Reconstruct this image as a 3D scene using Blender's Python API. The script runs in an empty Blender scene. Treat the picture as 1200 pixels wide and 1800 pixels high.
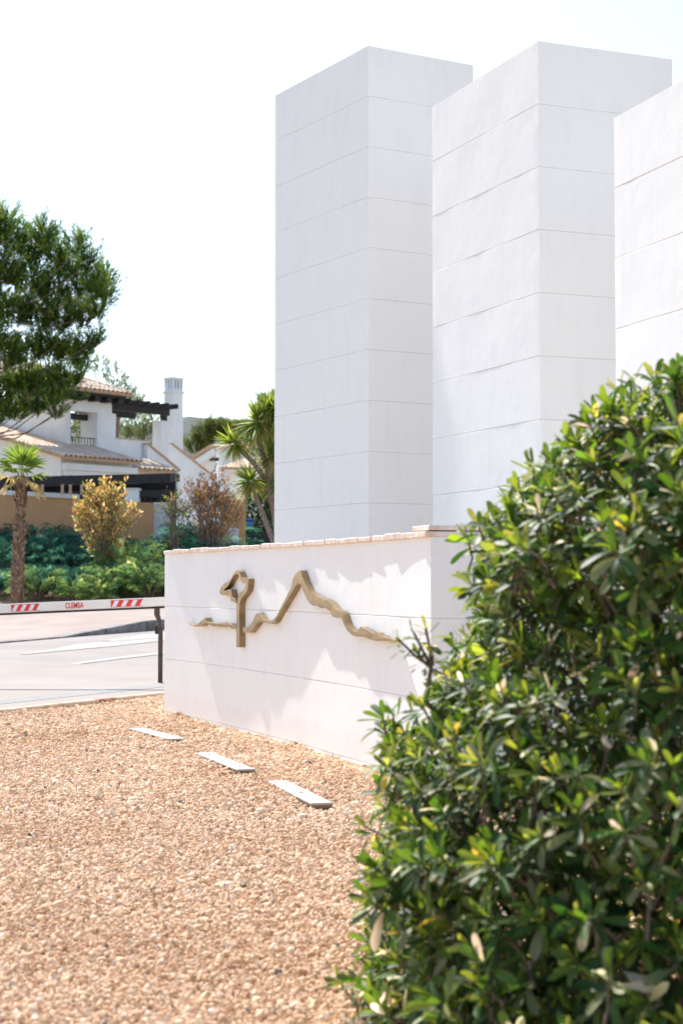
import bpy, bmesh, math, random
import numpy as np
from mathutils import Vector, Matrix, Euler, noise
from mathutils.geometry import tessellate_polygon

# ------------------------------------------------------------------ camera, sky, sun
sc = bpy.context.scene
F = 2950.0                      # focal length in pixels of a 1200 x 1800 frame
PITCH = math.atan(127 / F)
EYE = 1.2
SUN_AZ = math.radians(26.1)     # to the left of the viewing direction
SUN_EL = math.radians(46.0)

cam_d = bpy.data.cameras.new('camera')
cam = bpy.data.objects.new('camera', cam_d)
sc.collection.objects.link(cam)
cam.location = (0, 0, EYE)
cam.rotation_euler = (math.pi / 2 + PITCH, 0, 0)
cam_d.sensor_fit = 'VERTICAL'
cam_d.sensor_height = 36
cam_d.sensor_width = 24
cam_d.lens = F / 1800 * 36
cam_d.clip_end = 4000
cam_d.dof.use_dof = True
cam_d.dof.focus_distance = 11.8
cam_d.dof.aperture_fstop = 4.0
sc.camera = cam

world = bpy.data.worlds.new('World')
sc.world = world
world.use_nodes = True
wn = world.node_tree
bg = wn.nodes['Background']
sky = wn.nodes.new('ShaderNodeTexSky')
sky.sky_type = 'NISHITA'
sky.sun_disc = False
sky.sun_elevation = SUN_EL
sky.sun_rotation = -SUN_AZ
sky.altitude = 50
sky.air_density = 1.0
sky.dust_density = .85
sky.ozone_density = 1.0
wn.links.new(sky.outputs[0], bg.inputs[0])
bg.inputs[1].default_value = 0.13

sun_d = bpy.data.lights.new('sun', 'SUN')
sun_d.energy = 4.1
sun_d.angle = math.radians(0.5)
sun_d.color = (1.0, 0.96, 0.90)
sun = bpy.data.objects.new('sun', sun_d)
sc.collection.objects.link(sun)
sdir = Vector((-math.sin(SUN_AZ) * math.cos(SUN_EL), math.cos(SUN_AZ) * math.cos(SUN_EL), math.sin(SUN_EL)))
sun.rotation_euler = sdir.to_track_quat('Z', 'Y').to_euler()
sun.location = sdir * 60

sc.view_settings.view_transform = 'Standard'
sc.view_settings.look = 'None'
sc.view_settings.gamma = 1
sc.view_settings.exposure = 1.10
sc.cycles.use_denoising = True
sc.cycles.max_bounces = 8
sc.cycles.diffuse_bounces = 4
sc.cycles.transparent_max_bounces = 6

random.seed(7)
RNG = np.random.default_rng(11)
COL = sc.collection


# ------------------------------------------------------------------ helpers
def ray(px, py):
    x, z = (px - 600) / F, (900 - py) / F
    c, s = math.cos(PITCH), math.sin(PITCH)
    return Vector((x, c - s * z, s + c * z))


def at(px, py, Y):
    d = ray(px, py)
    return Vector((0, 0, EYE)) + d * (Y / d.y)


def onplane(px, py, p0, n):
    d = ray(px, py)
    o = Vector((0, 0, EYE))
    return o + d * ((Vector(p0) - o).dot(n) / d.dot(n))


def atz(px, py, z):
    return onplane(px, py, (0, 0, z), Vector((0, 0, 1)))


GP = [(-400, 0), (21, 0), (36.5, .73), (46, 2.2), (60, 2.5), (110, 3.4), (260, 6), (900, 8), (3000, 8)]


def gz(y):
    for (a, za), (b, zb) in zip(GP, GP[1:]):
        if y <= b:
            return za + (zb - za) * (y - a) / (b - a)
    return GP[-1][1]


def ground_at(px, py, dz=0.0):
    d = ray(px, py)
    lo, hi = 1.0, 200.0
    for _ in range(60):
        m = (lo + hi) / 2
        p = Vector((0, 0, EYE)) + d * (m / d.y)
        if p.z > gz(p.y) + dz:
            lo = m
        else:
            hi = m
    return Vector((0, 0, EYE)) + d * (lo / d.y)


def link(o, parent=None):
    COL.objects.link(o)
    if parent is not None:
        o.parent = parent
    return o


def empty(name, loc=(0, 0, 0), rz=0.0):
    o = bpy.data.objects.new(name, None)
    o.location = loc
    o.rotation_euler = (0, 0, rz)
    o.empty_display_size = .2
    return link(o)


def tag(o, label=None, cat=None, group=None, kind=None):
    if label:
        o['label'] = label
    if cat:
        o['category'] = cat
    if group:
        o['group'] = group
    if kind:
        o['kind'] = kind
    return o


class MB:
    """collects faces for one mesh"""

    def __init__(self):
        self.v, self.f = [], []

    def add(self, vs, fs):
        n = len(self.v)
        self.v += [tuple(p) for p in vs]
        self.f += [tuple(i + n for i in f) for f in fs]
        return self

    def box(self, x0, x1, y0, y1, z0, z1, M=None):
        vs = [Vector((x, y, z)) for z in (z0, z1) for y in (y0, y1) for x in (x0, x1)]
        if M is not None:
            vs = [M @ p for p in vs]
        return self.add(vs, [(0, 2, 3, 1), (4, 5, 7, 6), (0, 1, 5, 4), (2, 6, 7, 3), (0, 4, 6, 2), (1, 3, 7, 5)])

    def bar(self, a, b, w, h, up=(0, 0, 1)):
        a, b, up = Vector(a), Vector(b), Vector(up)
        d = (b - a).normalized()
        s = d.cross(up).normalized()
        u = s.cross(d).normalized()
        vs = []
        for p in (a, b):
            for i, j in ((-1, -1), (1, -1), (1, 1), (-1, 1)):
                vs.append(p + s * (w / 2 * i) + u * (h / 2 * j))
        return self.add(vs, [(3, 2, 1, 0), (4, 5, 6, 7), (0, 1, 5, 4), (1, 2, 6, 5), (2, 3, 7, 6), (3, 0, 4, 7)])

    def tube(self, pts, rad, n=6):
        pts = [Vector(p) for p in pts]
        if not hasattr(rad, '__len__'):
            rad = [rad] * len(pts)
        rings = []
        ref = Vector((.3, .2, .93))
        for i, p in enumerate(pts):
            d = (pts[min(i + 1, len(pts) - 1)] - pts[max(i - 1, 0)]).normalized()
            s = d.cross(ref)
            if s.length < 1e-3:
                s = d.cross(Vector((1, 0, 0)))
            s.normalize()
            u = s.cross(d)
            rings.append([p + (s * math.cos(2 * math.pi * k / n) + u * math.sin(2 * math.pi * k / n)) * rad[i] for k in range(n)])
        vs = [q for r in rings for q in r]
        fs = []
        for i in range(len(pts) - 1):
            for k in range(n):
                k2 = (k + 1) % n
                fs.append((i * n + k, i * n + k2, (i + 1) * n + k2, (i + 1) * n + k))
        fs.append(tuple(range(n))[::-1])
        fs.append(tuple((len(pts) - 1) * n + k for k in range(n)))
        return self.add(vs, fs)

    def prism(self, pts, off):
        """planar outline pts (3D) extruded by vector off"""
        pts = [Vector(p) for p in pts]
        off = Vector(off)
        n = len(pts)
        fs = [tuple(range(n)), tuple(range(2 * n - 1, n - 1, -1))]
        fs += [(i, i + n, (i + 1) % n + n, (i + 1) % n) for i in range(n)]
        return self.add(pts + [p + off for p in pts], fs)

    def mesh(self, name, mat, smooth=None):
        me = bpy.data.meshes.new(name)
        me.from_pydata(self.v, [], self.f)
        me.update()
        bm = bmesh.new()
        bm.from_mesh(me)
        bmesh.ops.recalc_face_normals(bm, faces=bm.faces)
        bm.to_mesh(me)
        bm.free()
        if mat:
            me.materials.append(mat)
        if smooth is not None:
            me.shade_smooth()
            me.set_sharp_from_angle(angle=math.radians(smooth))
        return me

    def build(self, name, mat, parent=None, smooth=None, bevel=0):
        o = bpy.data.objects.new(name, self.mesh(name, mat, smooth))
        if bevel:
            m = o.modifiers.new('bevel', 'BEVEL')
            m.width = bevel
            m.segments = 1
            m.limit_method = 'ANGLE'
        return link(o, parent)


def mesh_np(name, V, T, mat, cols=None, smooth=False):
    """V (n,3), T (m,k) equal-sided faces; cols (n,3) per vertex tint"""
    V = np.ascontiguousarray(V, np.float32)
    T = np.ascontiguousarray(T, np.int32)
    me = bpy.data.meshes.new(name)
    n, (m, k) = len(V), T.shape
    me.vertices.add(n)
    me.vertices.foreach_set('co', V.ravel())
    me.loops.add(m * k)
    me.loops.foreach_set('vertex_index', T.ravel())
    me.polygons.add(m)
    me.polygons.foreach_set('loop_start', np.arange(0, m * k, k, dtype=np.int32))
    if smooth:
        me.polygons.foreach_set('use_smooth', np.ones(m, bool))
    if cols is not None:
        ca = me.color_attributes.new('tint', 'FLOAT_COLOR', 'POINT')
        c4 = np.ones((n, 4), np.float32)
        c4[:, :3] = cols
        ca.data.foreach_set('color', c4.ravel())
    me.update(calc_edges=True)
    me.validate()
    if mat:
        me.materials.append(mat)
    return me


def nrm(a):
    return a / np.maximum(np.linalg.norm(a, axis=-1, keepdims=True), 1e-9)


def leaf_arrays(P, D, L, W, cols, fold=.3, rng=RNG):
    """small folded rhombic leaves / needles"""
    N = len(P)
    D = nrm(D)
    S = nrm(np.cross(D, nrm(rng.normal(size=(N, 3)))))
    U = np.cross(S, D)
    L = np.broadcast_to(L, (N,))[:, None]
    W = np.broadcast_to(W, (N,))[:, None]
    V = np.stack([P, P + D * L * .5 + S * W * .5 + U * W * fold, P + D * L, P + D * L * .5 - S * W * .5 + U * W * fold], 1).reshape(-1, 3)
    b = np.arange(N)[:, None] * 4
    T = np.concatenate([b + np.array([[0, 1, 2]]), b + np.array([[0, 2, 3]])], 1).reshape(-1, 3)
    return V, T, np.repeat(cols, 4, 0)


def join_arrays(parts):
    Vs, Ts, Cs, o = [], [], [], 0
    for V, T, C in parts:
        Vs.append(V)
        Ts.append(T + o)
        Cs.append(C)
        o += len(V)
    return np.concatenate(Vs), np.concatenate(Ts), np.concatenate(Cs)


# ------------------------------------------------------------------ materials
def mat_new(name):
    m = bpy.data.materials.new(name)
    m.use_nodes = True
    nt = m.node_tree
    return m, nt, nt.nodes['Principled BSDF']


def noise_node(nt, scale, detail=4, rough=.55, co='Object', stretch=None):
    tc = nt.nodes.new('ShaderNodeTexCoord')
    n = nt.nodes.new('ShaderNodeTexNoise')
    n.inputs['Scale'].default_value = scale
    n.inputs['Detail'].default_value = detail
    n.inputs['Roughness'].default_value = rough
    src = tc.outputs[co]
    if stretch:
        mp = nt.nodes.new('ShaderNodeMapping')
        mp.inputs['Scale'].default_value = stretch
        nt.links.new(src, mp.inputs[0])
        src = mp.outputs[0]
    nt.links.new(src, n.inputs['Vector'])
    return n


def ramp(nt, src, stops):
    r = nt.nodes.new('ShaderNodeValToRGB')
    e = r.color_ramp.elements
    while len(e) < len(stops):
        e.new(.5)
    for i, (p, c) in enumerate(stops):
        e[i].position = p
        e[i].color = (*c, 1)
    nt.links.new(src, r.inputs[0])
    return r


def bump(nt, src, bsdf, strength, dist):
    b = nt.nodes.new('ShaderNodeBump')
    b.inputs['Strength'].default_value = strength
    b.inputs['Distance'].default_value = dist
    nt.links.new(src, b.inputs['Height'])
    nt.links.new(b.outputs[0], bsdf.inputs['Normal'])
    return b


def simple(name, c0, c1=None, rough=.7, scale=6, bscale=None, bstr=.3, bdist=.01, metal=0.0, spec=.4, co='Object', lo=.35, hi=.65):
    m, nt, b = mat_new(name)
    b.inputs['Roughness'].default_value = rough
    b.inputs['Metallic'].default_value = metal
    b.inputs['Specular IOR Level'].default_value = spec
    if c1 is None:
        b.inputs['Base Color'].default_value = (*c0, 1)
    else:
        n = noise_node(nt, scale, 5, co=co)
        nt.links.new(ramp(nt, n.outputs[0], [(lo, c0), (hi, c1)]).outputs[0], b.inputs['Base Color'])
    if bscale:
        bump(nt, noise_node(nt, bscale, 5, co=co).outputs[0], b, bstr, bdist)
    return m


def plaster(name, c0, c1):
    m, nt, b = mat_new(name)
    b.inputs['Roughness'].default_value = .85
    b.inputs['Specular IOR Level'].default_value = .2
    n1 = noise_node(nt, 2.2, 6, .6)
    n2 = noise_node(nt, 5, 5, .6, stretch=(2.2, 2.2, .35))
    mx = nt.nodes.new('ShaderNodeMath')
    mx.operation = 'ADD'
    nt.links.new(n1.outputs[0], mx.inputs[0])
    nt.links.new(n2.outputs[0], mx.inputs[1])
    nt.links.new(ramp(nt, mx.outputs[0], [(.0, c0), (1.0, c1)]).outputs[0], b.inputs['Base Color'])
    r = nt.nodes[-1]
    r.color_ramp.elements[0].position = .62
    r.color_ramp.elements[1].position = .98
    st = noise_node(nt, 3.1, 7, .72, stretch=(1.6, 1.6, .5))
    sr = ramp(nt, st.outputs[0], [(.60, (0, 0, 0)), (.74, (1, 1, 1))])
    sm = nt.nodes.new('ShaderNodeMath')
    sm.operation = 'MULTIPLY'
    nt.links.new(sr.outputs[0], sm.inputs[0])
    sm.inputs[1].default_value = .10
    mc = nt.nodes.new('ShaderNodeMix')
    mc.data_type = 'RGBA'
    nt.links.new(sm.outputs[0], mc.inputs['Factor'])
    nt.links.new(r.outputs[0], mc.inputs['A'])
    mc.inputs['B'].default_value = (.55, .50, .45, 1)
    nt.links.new(mc.outputs['Result'], b.inputs['Base Color'])
    tz = nt.nodes.new('ShaderNodeTexCoord')
    sz_ = nt.nodes.new('ShaderNodeSeparateXYZ')
    nt.links.new(tz.outputs['Object'], sz_.inputs[0])
    fn = noise_node(nt, 7, 6, .7)
    fa = nt.nodes.new('ShaderNodeMath')
    fa.operation = 'MULTIPLY_ADD'
    nt.links.new(fn.outputs[0], fa.inputs[0])
    fa.inputs[1].default_value = -.34
    nt.links.new(sz_.outputs['Z'], fa.inputs[2])
    fr_ = ramp(nt, fa.outputs[0], [(0, (1, 1, 1)), (.06, (0, 0, 0))])
    fm = nt.nodes.new('ShaderNodeMath')
    fm.operation = 'MULTIPLY'
    nt.links.new(fr_.outputs[0], fm.inputs[0])
    fm.inputs[1].default_value = .10
    m2 = nt.nodes.new('ShaderNodeMix')
    m2.data_type = 'RGBA'
    nt.links.new(fm.outputs[0], m2.inputs['Factor'])
    nt.links.new(mc.outputs['Result'], m2.inputs['A'])
    m2.inputs['B'].default_value = (.55, .42, .30, 1)
    nt.links.new(m2.outputs['Result'], b.inputs['Base Color'])
    # trowel marks and brush streaks
    a = noise_node(nt, 26, 4, .6, stretch=(1, 1, .3))
    c = noise_node(nt, 9, 3, .5)
    ad = nt.nodes.new('ShaderNodeMath')
    ad.operation = 'MULTIPLY_ADD'
    nt.links.new(c.outputs[0], ad.inputs[0])
    ad.inputs[1].default_value = 2.0
    nt.links.new(a.outputs[0], ad.inputs[2])
    bump(nt, ad.outputs[0], b, .4, .0025)
    return m


def leafmat(name, rough=.4, trans=.35, spec=.5, gain=1.0):
    """tinted two-sided leaf: gloss plus light passing through"""
    m, nt, b = mat_new(name)
    at_ = nt.nodes.new('ShaderNodeAttribute')
    at_.attribute_name = 'tint'
    b.inputs['Roughness'].default_value = rough
    b.inputs['Specular IOR Level'].default_value = spec
    nt.links.new(at_.outputs['Color'], b.inputs['Base Color'])
    tr = nt.nodes.new('ShaderNodeBsdfTranslucent')
    hs = nt.nodes.new('ShaderNodeHueSaturation')
    hs.inputs['Hue'].default_value = .485
    hs.inputs['Saturation'].default_value = 1.1
    hs.inputs['Value'].default_value = 1.9 * gain
    nt.links.new(at_.outputs['Color'], hs.inputs['Color'])
    nt.links.new(hs.outputs[0], tr.inputs['Color'])
    mix = nt.nodes.new('ShaderNodeMixShader')
    mix.inputs[0].default_value = trans
    nt.links.new(b.outputs[0], mix.inputs[1])
    nt.links.new(tr.outputs[0], mix.inputs[2])
    nt.links.new(mix.outputs[0], nt.nodes['Material Output'].inputs['Surface'])
    return m


M = {}
M['plaster'] = plaster('white_plaster', (.785, .785, .76), (.83, .83, .805))
M['house_white'] = simple('house_white', (.70, .73, .74), (.78, .81, .82), .85, 1.5, 14, .3, .01)
M['brick'] = simple('coping_brick', (.66, .50, .40), (.80, .72, .64), .85, 14, 40, .5, .006)
M['bronze'] = simple('weathered_bronze', (.23, .155, .075), (.36, .25, .125), .32, 9, 60, .25, .002, metal=.7, spec=.5)
M['soil'] = simple('dry_soil', (.30, .20, .12), (.45, .33, .21), .95, 1.2, 18, .8, .03)
M['cream_pave'] = simple('cream_paving', (.26, .22, .19), (.295, .25, .22), .9, .8, 30, .3, .004)
M['pink_pave'] = simple('pink_paving', (.27, .205, .17), (.33, .26, .22), .9, 1.4, 20, .4, .004)
M['grey_pave'] = simple('grey_paving', (.21, .20, .195), (.25, .24, .23), .9, 3, 30, .3, .004)
M['asphalt'] = simple('sun_bleached_asphalt', (.245, .212, .19), (.29, .252, .228), .9, .9, 90, .5, .004)
M['paint'] = simple('road_paint', (.27, .24, .215), (.345, .32, .30), .8, 3.0, 60, .3, .002)
M['kerb_dark'] = simple('kerb_concrete', (.16, .14, .13), (.30, .27, .25), .9, 5, 30, .4, .004)
M['kerb_tan'] = simple('edging_stone', (.46, .34, .23), (.58, .46, .34), .9, 6, 30, .4, .004)
M['rust'] = simple('rusty_stone', (.28, .085, .04), (.46, .30, .20), .9, 12)
M['boom_white'] = simple('boom_paint', (.76, .70, .63), (.82, .77, .70), .45, 3)
M['rubber'] = simple('black_rubber', (.02, .02, .02), None, .6)
M['red'] = simple('red_film', (.70, .05, .035), None, .5)
M['sticker_white'] = simple('white_film', (.78, .77, .78), None, .5)
M['iron'] = simple('brown_iron', (.075, .048, .036), (.11, .07, .05), .6, 12, spec=.3)
M['plank'] = simple('pale_board', (.33, .305, .26), (.42, .39, .34), .6, 8, 40, .2, .002)
M['board_edge'] = simple('board_edge', (.24, .14, .09), None, .8)
M['tile'] = None
M['terracotta_plain'] = simple('terracotta_edge', (.42, .27, .17), (.54, .38, .26), .9, 5)
M['black_wood'] = simple('black_timber', (.012, .011, .012), (.03, .027, .026), .65, 8)
M['orange'] = simple('orange_render', (.46, .25, .115), (.52, .29, .14), .9, 1.5, 20, .3, .006)
M['white_coping'] = simple('white_coping', (.66, .63, .60), None, .85)
M['gate'] = simple('pale_gate', (.56, .56, .58), None, .6)
M['blue'] = simple('blue_plastic', (.02, .10, .42), None, .4)
M['dark_metal'] = simple('dark_metal', (.02, .02, .022), None, .5)
M['bark'] = simple('bark', (.11, .075, .05), (.22, .16, .12), .9, 20, 40, .8, .01)
M['grey_bark'] = simple('grey_bark', (.16, .12, .095), (.28, .22, .18), .9, 25, 60, .7, .006)
M['palm_bark'] = simple('palm_bark', (.10, .062, .04), (.24, .16, .11), .95, 12, 30, .8, .02)
M['palm_base'] = simple('palm_leaf_base', (.13, .085, .055), (.36, .26, .18), .95, 9)
M['bush_leaf'] = leafmat('bush_leaf', .5, .38, .24)
M['pine_leaf'] = leafmat('pine_needles', .75, .36, .08)
M['soft_leaf'] = leafmat('soft_leaf', .6, .34, .2)
M['hill'] = simple('scrub_hill', (.045, .065, .06), (.085, .10, .08), .95, .06, .4, 1.0, 2.0)

m, nt, b = mat_new('clay_tile')                     # barrel tiles, each its own tone
oi = nt.nodes.new('ShaderNodeObjectInfo')
nt.links.new(ramp(nt, oi.outputs['Random'], [(0, (.52, .37, .26)), (.35, (.66, .50, .37)), (.7, (.72, .59, .46)), (1, (.58, .42, .30))]).outputs[0], b.inputs['Base Color'])
b.inputs['Roughness'].default_value = .9
M['tile'] = m

m, nt, b = mat_new('gravel_stone')
oi = nt.nodes.new('ShaderNodeObjectInfo')
rp = ramp(nt, oi.outputs['Random'], [(0, (.13, .12, .115)), (.006, (.19, .165, .145)), (.010, (.53, .338, .195)), (.3, (.70, .472, .295)), (.65, (.77, .548, .36)), (.92, (.82, .625, .445)), (1, (.85, .71, .56))])
geo = nt.nodes.new('ShaderNodeNewGeometry')
pn = nt.nodes.new('ShaderNodeTexNoise')
pn.inputs['Scale'].default_value = .55
pn.inputs['Detail'].default_value = 3
nt.links.new(geo.outputs['Position'], pn.inputs['Vector'])
pr_ = ramp(nt, pn.outputs[0], [(.34, (.90, .85, .80)), (.5, (1, 1, 1)), (.68, (1, 1.0, 1.02))])
mxc = nt.nodes.new('ShaderNodeMix')
mxc.data_type = 'RGBA'
mxc.blend_type = 'MULTIPLY'
mxc.inputs['Factor'].default_value = 1
nt.links.new(rp.outputs[0], mxc.inputs['A'])
nt.links.new(pr_.outputs[0], mxc.inputs['B'])
nt.links.new(mxc.outputs['Result'], b.inputs['Base Color'])
b.inputs['Roughness'].default_value = .9
b.inputs['Specular IOR Level'].default_value = .2
M['stone'] = m

m, nt, b = mat_new('gravel_bed')
tc = nt.nodes.new('ShaderNodeTexCoord')
vo = nt.nodes.new('ShaderNodeTexVoronoi')
vo.inputs['Scale'].default_value = 42
nt.links.new(tc.outputs['Object'], vo.inputs['Vector'])
nt.links.new(ramp(nt, vo.outputs['Color'], [(.1, (.30, .185, .115)), (.5, (.42, .27, .175)), (.9, (.52, .355, .24))]).outputs[0], b.inputs['Base Color'])
bump(nt, vo.outputs['Distance'], b, .9, -.012)
b.inputs['Roughness'].default_value = .95
M['gravel_bed'] = m


# ------------------------------------------------------------------ ground, road, pavements
def sheet(name, outline, dz, mat, step=1.0, kind='structure', zf=None):
    """outline (x,y) polygon laid on the ground dz above it, cut so that it follows the slope"""
    bm = bmesh.new()
    bm.faces.new([bm.verts.new((p[0], p[1], 0)) for p in outline])
    ys = [p[1] for p in outline]
    xs = [p[0] for p in outline]
    y = min(ys) + step
    while y < max(ys):
        bmesh.ops.bisect_plane(bm, geom=bm.verts[:] + bm.edges[:] + bm.faces[:], plane_co=(0, y, 0), plane_no=(0, 1, 0))
        y += step
    for v in bm.verts:
        v.co.z = gz(v.co.y) + dz
    bmesh.ops.recalc_face_normals(bm, faces=bm.faces)
    if sum(f.normal.z for f in bm.faces) < 0:
        bmesh.ops.reverse_faces(bm, faces=bm.faces)
    me = bpy.data.meshes.new(name)
    bm.to_mesh(me)
    bm.free()
    me.materials.append(mat)
    o = link(bpy.data.objects.new(name, me))
    if kind:
        o['kind'] = kind
    return o


gxs = [-1500, -600, -200, -80, -40, -20, -10, 0, 10, 20, 40, 80, 200, 600, 1500]
gys = [-60, -20, 0, 10, 21, 25, 30, 36.5, 39, 42, 46, 60, 110, 260, 900, 3000]
mb = MB()
vs = [(x, y, gz(y) - .05) for y in gys for x in gxs]
n = len(gxs)
mb.add(vs, [(j * n + i, j * n + i + 1, (j + 1) * n + i + 1, (j + 1) * n + i) for j in range(len(gys) - 1) for i in range(n - 1)])
tag(mb.build('ground', M['soil']), kind='structure')

# edging line between gravel and paving
K0, K1 = atz(0, 1251, .03), atz(286, 1220, .03)
kd = (K1 - K0)
kd.z = 0
kd.normalize()
kn = Vector((-kd.y, kd.x, 0))                     # towards the road


def kerb_x(y):
    return K0.x + (y - K0.y) * kd.x / kd.y


def gh(x, y):
    """uneven gravel surface"""
    return .016 * noise.noise(Vector((x * .9, y * .9, 3.1))) + .006 * noise.noise(Vector((x * 3.1, y * 3.1, 7.7)))


# gravel bed sheet
mb = MB()
nx, ny = 60, 120
vs = []
for j in range(ny + 1):
    y = -3 + 24.5 * j / ny
    x0 = kerb_x(y) + .02 if kerb_x(y) > -9 else -9
    for i in range(nx + 1):
        x = x0 + (9 - x0) * i / nx
        vs.append((x, y, gh(x, y)))
mb.add(vs, [(j * (nx + 1) + i, j * (nx + 1) + i + 1, (j + 1) * (nx + 1) + i + 1, (j + 1) * (nx + 1) + i) for j in range(ny) for i in range(nx)])
tag(mb.build('gravel_bed', M['gravel_bed'], smooth=60), kind='structure')

A0, A1 = ground_at(0, 1163), ground_at(285, 1175)
ad = (A1 - A0).normalized()
kp = [K0 + kd * t for t in (-22, 40)]
pav = [(kp[0].x + kn.x * .12, kp[0].y + kn.y * .12), (K1.x + kd.x * 7 + kn.x * .12, K1.y + kd.y * 7 + kn.y * .12)]
q0, q1 = A0 - ad * 1.2, A1 + ad * 3.2
sheet('driveway_paving', [pav[0], pav[1], (q1.x, q1.y), (q0.x, q0.y), (-8.2, 20.3)], .014, M['cream_pave'])
# grey paver band within the paving
mb = MB()
b0, b1 = atz(0, 1237, .02), atz(286, 1207, .02)
c0, c1 = atz(0, 1229, .02), atz(286, 1202, .02)
e0 = (b1 - b0).normalized()
sheet('paver_band', [(b0 - e0 * 4).xy[:], (b1 + e0 * 3).xy[:], (c1 + e0 * 3).xy[:], (c0 - e0 * 4).xy[:]], .017, M['grey_pave'])

R0, R1, R2 = ground_at(0, 1132), ground_at(110, 1122), ground_at(280, 1108)
rd = (R2 - R0).normalized()
RL, RR = R0 - rd * 22, R2 + rd * 16
sheet('road', [pav[0], pav[1], (9, 28), (RR.x, RR.y), (RL.x, RL.y)], .006, M['asphalt'])


def stripe(pix, w):
    pts = [ground_at(*p) for p in pix]
    L = []
    for i, p in enumerate(pts):
        d = (pts[min(i + 1, len(pts) - 1)] - pts[max(i - 1, 0)])
        d.z = 0
        d.normalize()
        L.append((p, Vector((-d.y, d.x, 0)) * (w[i] / 2)))
    out = [(p - q).xy[:] for p, q in L] + [(p + q).xy[:] for p, q in L[::-1]]
    o = sheet('road_marking', out, .013, M['paint'], kind='structure')


stripe([(40, 1151), (110, 1143), (170, 1135), (285, 1125), (330, 1121)], [.12, .35, .75, .40, .40])
stripe([(118, 1170), (200, 1159), (285, 1149), (330, 1144)], [.14, .24, .24, .24])
stripe([(190, 1128), (285, 1118), (330, 1113)], [.2, .8, .8])
# far pavement
B0, B1, B2 = ground_at(0, 1088), ground_at(75, 1091), ground_at(285, 1074)
bd = (B2 - B1).normalized()
BR = B2 + bd * 12
BL = B0 + (B0 - B1).normalized() * 14
KH = .18
rn = Vector((-rd.y, rd.x, 0)).normalized()
tb = (B1 - R1).dot(rd)


def walk_h(t):
    return .022 + (KH - .014 - .022) * min(max(t / 2.0, 0), 1)


mb = MB()
ts = [-22, -14, -9, -6, -4, -2, -1, 0, .4, .8, 1.2, 1.6, 2.0, 3, 4, 6, 8, 10, 13, 16]
for t in ts:
    fp = R1 + rd * t + rn * .19
    bp = BL.lerp(B1, (t + 22) / (tb + 22)) if t < tb else B1.lerp(BR, (t - tb) / (16 - tb))
    for k in range(7):
        q = fp.lerp(bp, k / 6)
        mb.v.append((q.x, q.y, gz(q.y) + walk_h(t)))
mb.f = [(i * 7 + k, (i + 1) * 7 + k, (i + 1) * 7 + k + 1, i * 7 + k + 1) for i in range(len(ts) - 1) for k in range(6)]
tag(mb.build('far_pavement', M['pink_pave']), kind='structure')


# far kerb: flush stones, a ramped stone, then full stones
def kerb_piece(name, a, b, h0, h1, w, mat, parent, base=-.1):
    d = (b - a)
    d.z = 0
    d.normalize()
    nn = Vector((-d.y, d.x, 0)) * w
    g = d * .006
    za, zb = gz(a.y), gz(b.y)
    p = [Vector((a.x, a.y, 0)) + g, Vector((b.x, b.y, 0)) - g]
    vs = []
    for q, zz, h in ((p[0], za, h0), (p[1], zb, h1)):
        for o2, z in ((Vector(), zz + base), (nn, zz + base), (nn, zz + h), (Vector(), zz + h)):
            vs.append((q.x + o2.x, q.y + o2.y, z))
    k = MB().add(vs, [(0, 1, 2, 3), (7, 6, 5, 4), (0, 4, 5, 1), (1, 5, 6, 2), (2, 6, 7, 3), (3, 7, 4, 0)])
    return k.build(name, mat, parent, bevel=.012)


root = empty('road_kerb', R1)
root['kind'] = 'structure'


def kchild(o):
    o.parent = root
    o.matrix_parent_inverse = Matrix.Translation(-Vector(root.location))
    return o


def adopt(o, parent):
    """child given in world coordinates"""
    o.parent = parent
    bpy.context.view_layer.update()
    o.matrix_parent_inverse = parent.matrix_world.inverted()
    return o


for i in range(-9, 15):
    a, b = R1 + rd * (i * 1.0), R1 + rd * ((i + 1) * 1.0)
    if i < 0:
        h0 = h1 = .026
    elif i < 2:
        h0, h1 = .026 + (KH - .026) * i / 2 * 1.0, .026 + (KH - .026) * (i + 1) / 2
    else:
        h0 = h1 = KH
    kchild(kerb_piece('kerb_stone', a, b, h0, h1, .2, M['kerb_dark'], None))
# bed kerb behind the far pavement
root = empty('planting_bed_kerb', B1)
root['kind'] = 'structure'
for i in range(12):
    kchild(kerb_piece('kerb_stone', B1 + bd * (i * 1.0), B1 + bd * (i + 1.0), KH + .07, KH + .07, .12, M['kerb_tan'], None))
bl = (B0 - B1).normalized()
for i in range(8):
    kchild(kerb_piece('kerb_stone', B1 + bl * (i + 1.0), B1 + bl * (i * 1.0), .10, .10, .12, M['kerb_tan'], None))
# edging stones between gravel and driveway
root = empty('gravel_edging', K0)
root['kind'] = 'structure'
Lk = (K1 - K0).length
marks = [-3.0, -2.0, -1.0, 0, .98, 1.60, 1.92, 2.25, 3.2, 4.2, 5.2]
for t0, t1 in zip(marks, marks[1:]):
    a, b = K0 + kd * t0, K0 + kd * t1
    kchild(kerb_piece('edging_stone', a, b, .045, .045, .1, M['rust'] if abs(t0 - 1.60) < .01 else M['kerb_tan'], None))

# ------------------------------------------------------------------ gravel stones (stuff)
WL, TH0, TH1 = 6.06, math.radians(16.8), math.radians(24.7)
ARC = [Vector((.52, 9.8, 0))]
NS = 240
for i in range(NS):
    th = TH0 + (TH1 - TH0) * (i + .5) / NS
    ARC.append(ARC[-1] + Vector((-math.sin(th), math.cos(th), 0)) * (WL / NS))


def arc(s, o=0.0):
    """plan point at distance s along the wall's face, o behind it"""
    t = min(max(s / WL, 0), 1) * NS
    i = min(int(t), NS - 1)
    p = ARC[i].lerp(ARC[i + 1], t - i)
    th = TH0 + (TH1 - TH0) * s / WL
    return p + Vector((math.cos(th), math.sin(th), 0)) * o


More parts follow.
